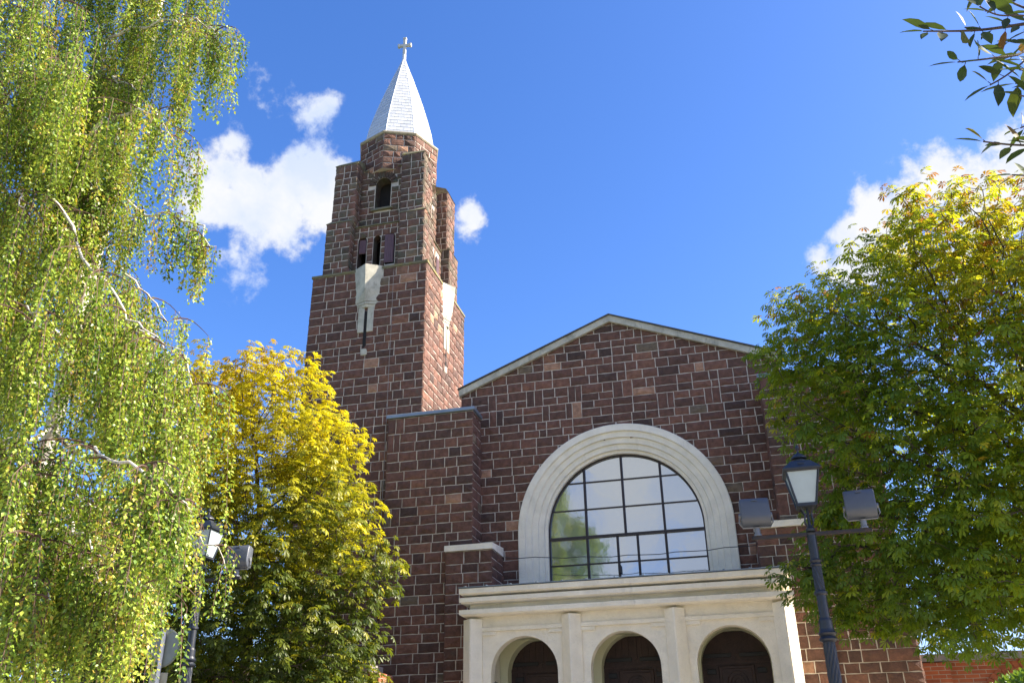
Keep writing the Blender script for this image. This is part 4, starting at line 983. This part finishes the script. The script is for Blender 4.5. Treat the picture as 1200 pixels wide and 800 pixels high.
# ------------------------------------------------------------------ overhanging branch, top right, and its tree
M_fg = mat('dark_glossy_leaf', ramp=[(0, (.018, .035, .010)), (.6, (.04, .07, .014)), (.9, (.10, .10, .015)), (1, (.14, .07, .02))], rough=.55, nscale=30, namp=.15, transl=.3, spec=.25)
fg = empty('fruit_tree', (2.9, 2.4, 0)); tag(fg, 'leafy branch of a nearby tree reaching into the top right corner', 'tree')
mb = MB(); mb.smooth = True
T0 = [Vector((2.9, 2.4, 0)), Vector((2.85, 2.4, 1.5)), Vector((2.7, 2.35, 3)), Vector((2.6, 2.3, 4.6))]
mb.tube(smoothpath(T0, 16), [.09-.04*i/16 for i in range(17)], 10)
FV = [(0, 0, 0), (-.15, .22, .04), (-.2, .5, .05), (-.12, .78, .02), (0, 1, -.05), (.12, .78, .02), (.2, .5, .05), (.15, .22, .04), (0, .25, 0), (0, .5, -.01), (0, .78, -.02)]
FF = [(0, 8, 1, 1), (1, 8, 9, 2), (2, 9, 10, 3), (0, 7, 7, 8), (8, 7, 6, 9), (9, 6, 5, 10)]
FF = [(1, 0, 8), (1, 8, 9), (1, 9, 2), (2, 9, 10), (2, 10, 3), (3, 10, 4), (0, 7, 8), (8, 7, 6), (8, 6, 9), (9, 6, 5), (9, 5, 10), (10, 5, 4)]
P_, D_, N_, S_, T_ = [], [], [], [], []
def twig(pts, r0, lf=12, size=.062, r1=.002):
    path = smoothpath([Vector(p) for p in pts], 20); mb.tube(path, [r0+(r1-r0)*i/20 for i in range(21)], 5)
    lf = int(lf*1.4)
    for j in range(lf):
        t = (j+.6)/lf; i = min(19, int(t*20)); p = path[i]; tan = (path[i+1]-path[i]).normalized(); s = 1 if j % 2 else -1
        side = tan.cross(Vector((0, -1, .2))).normalized()*s
        d = (tan*.55+side*.8+Vector((random.gauss(0, .3), random.gauss(0, .3), random.gauss(-.12, .3)))).normalized()
        st = p+d*.012; mb.tube([p, st], .0012, 3)
        P_.append(tuple(st)); D_.append(tuple(d)); N_.append((random.gauss(.1, .6), random.gauss(-.5, .6), random.gauss(.8, .5))); S_.append(size*random.uniform(.7, 1.15)); T_.append(min(1, max(0, random.gauss(.4, .28))))
    P_.append(tuple(path[-1])); D_.append(tuple((path[-1]-path[-2]).normalized())); N_.append((0, -.6, .7)); S_.append(size); T_.append(.3)
A1 = at(1260, 18, 2.15); mb.tube(smoothpath([T0[3], Vector((2.0, 2.25, 4.2)), Vector((1.5, 2.2, 3.9)), A1], 12), [.035-.025*i/12 for i in range(13)], 8)
twig([A1, at(1190, 30, 2.1), at(1140, 36, 2.05), at(1082, 37, 2.0)], .006, 15)
twig([at(1215, 24, 2.12), at(1200, 60, 2.05), at(1165, 68, 2.0), at(1122, 73, 2.0)], .004, 10)
twig([at(1228, 20, 2.12), at(1190, 5, 2.2), at(1160, -12, 2.2), at(1120, -25, 2.2)], .004, 10)
B1 = at(1250, 120, 2.0); mb.tube(smoothpath([A1, at(1262, 70, 2.05), B1], 8), [.008, .008, .007, .007, .007, .006, .006, .006, .006], 6)
twig([B1, at(1215, 95, 2), at(1190, 98, 2.0)], .004, 5, .075)
twig([at(1258, 150, 2.0), at(1225, 168, 2), at(1190, 170, 2.0), at(1152, 166, 2.0)], .004, 9, .06)
mb.tube(smoothpath([B1, at(1256, 150, 2.0)], 4), .005, 5)
twig([B1, at(1230, 70, 2.1), at(1205, 50, 2.15), at(1185, 48, 2.2)], .004, 7, .06)
twig([at(1240, 110, 2.0), at(1215, 85, 1.9), at(1195, 82, 1.85)], .003, 4, .075)
twig([at(1256, 150, 2.0), at(1220, 142, 2.05), at(1196, 150, 2.1)], .003, 6, .05)
twig([at(1256, 150, 2.0), at(1222, 200, 2.05), at(1186, 205, 2.1)], .003, 5, .05)
twig([at(1235, 40, 2.1), at(1205, 20, 2.05), at(1170, 18, 2.0), at(1148, 8, 2.0)], .003, 6)
twig([at(1240, 60, 2.05), at(1215, 62, 2.0), at(1180, 88, 1.95), at(1160, 100, 1.95)], .003, 6)
twig([B1, at(1225, 118, 1.95), at(1195, 112, 1.9)], .003, 4)
mb.build('trunk', M_bark, fg)
leaf_mesh('foliage', np.array(P_), np.array(D_), np.array(N_), np.array(S_)*1.12, np.array(T_), FV, FF, M_fg, fg, wf=.95)

# ------------------------------------------------------------------ clipped shrub, bottom right
sh = empty('clipped_shrub', (3.2, 9, 0)); bc = at(1208, 862, 9.0)
sh.location = (bc.x, 9, 0); tag(sh, 'bright green clipped shrub in front of the brick wall, bottom right corner', 'shrub')
n = 9000; d = norm(rng.normal(0, 1, (n, 3))); rr = np.array([.5, .5, .62]); c0 = np.array((bc.x+.1, 9, bc.z-.13))
P = c0+d*rr*rng.uniform(.86, 1.03, (n, 1)); leaf_mesh('foliage', P, d+rng.normal(0, .5, (n, 3))+np.array([0, 0, .6]), d+rng.normal(0, .4, (n, 3)), rng.uniform(.035, .06, n), rng.uniform(.3, .75, n), BV, BF, mat('shrub_leaf', ramp=[(0, (.05, .10, .015)), (1, (.16, .28, .03))], rough=.45, namp=.1, transl=.3), sh)
mb = MB(); mb.lathe([(.06, 0), (.05, c0[2]-.2)], 8, (c0[0], 9)); mb.build('stem', M_bark, sh)
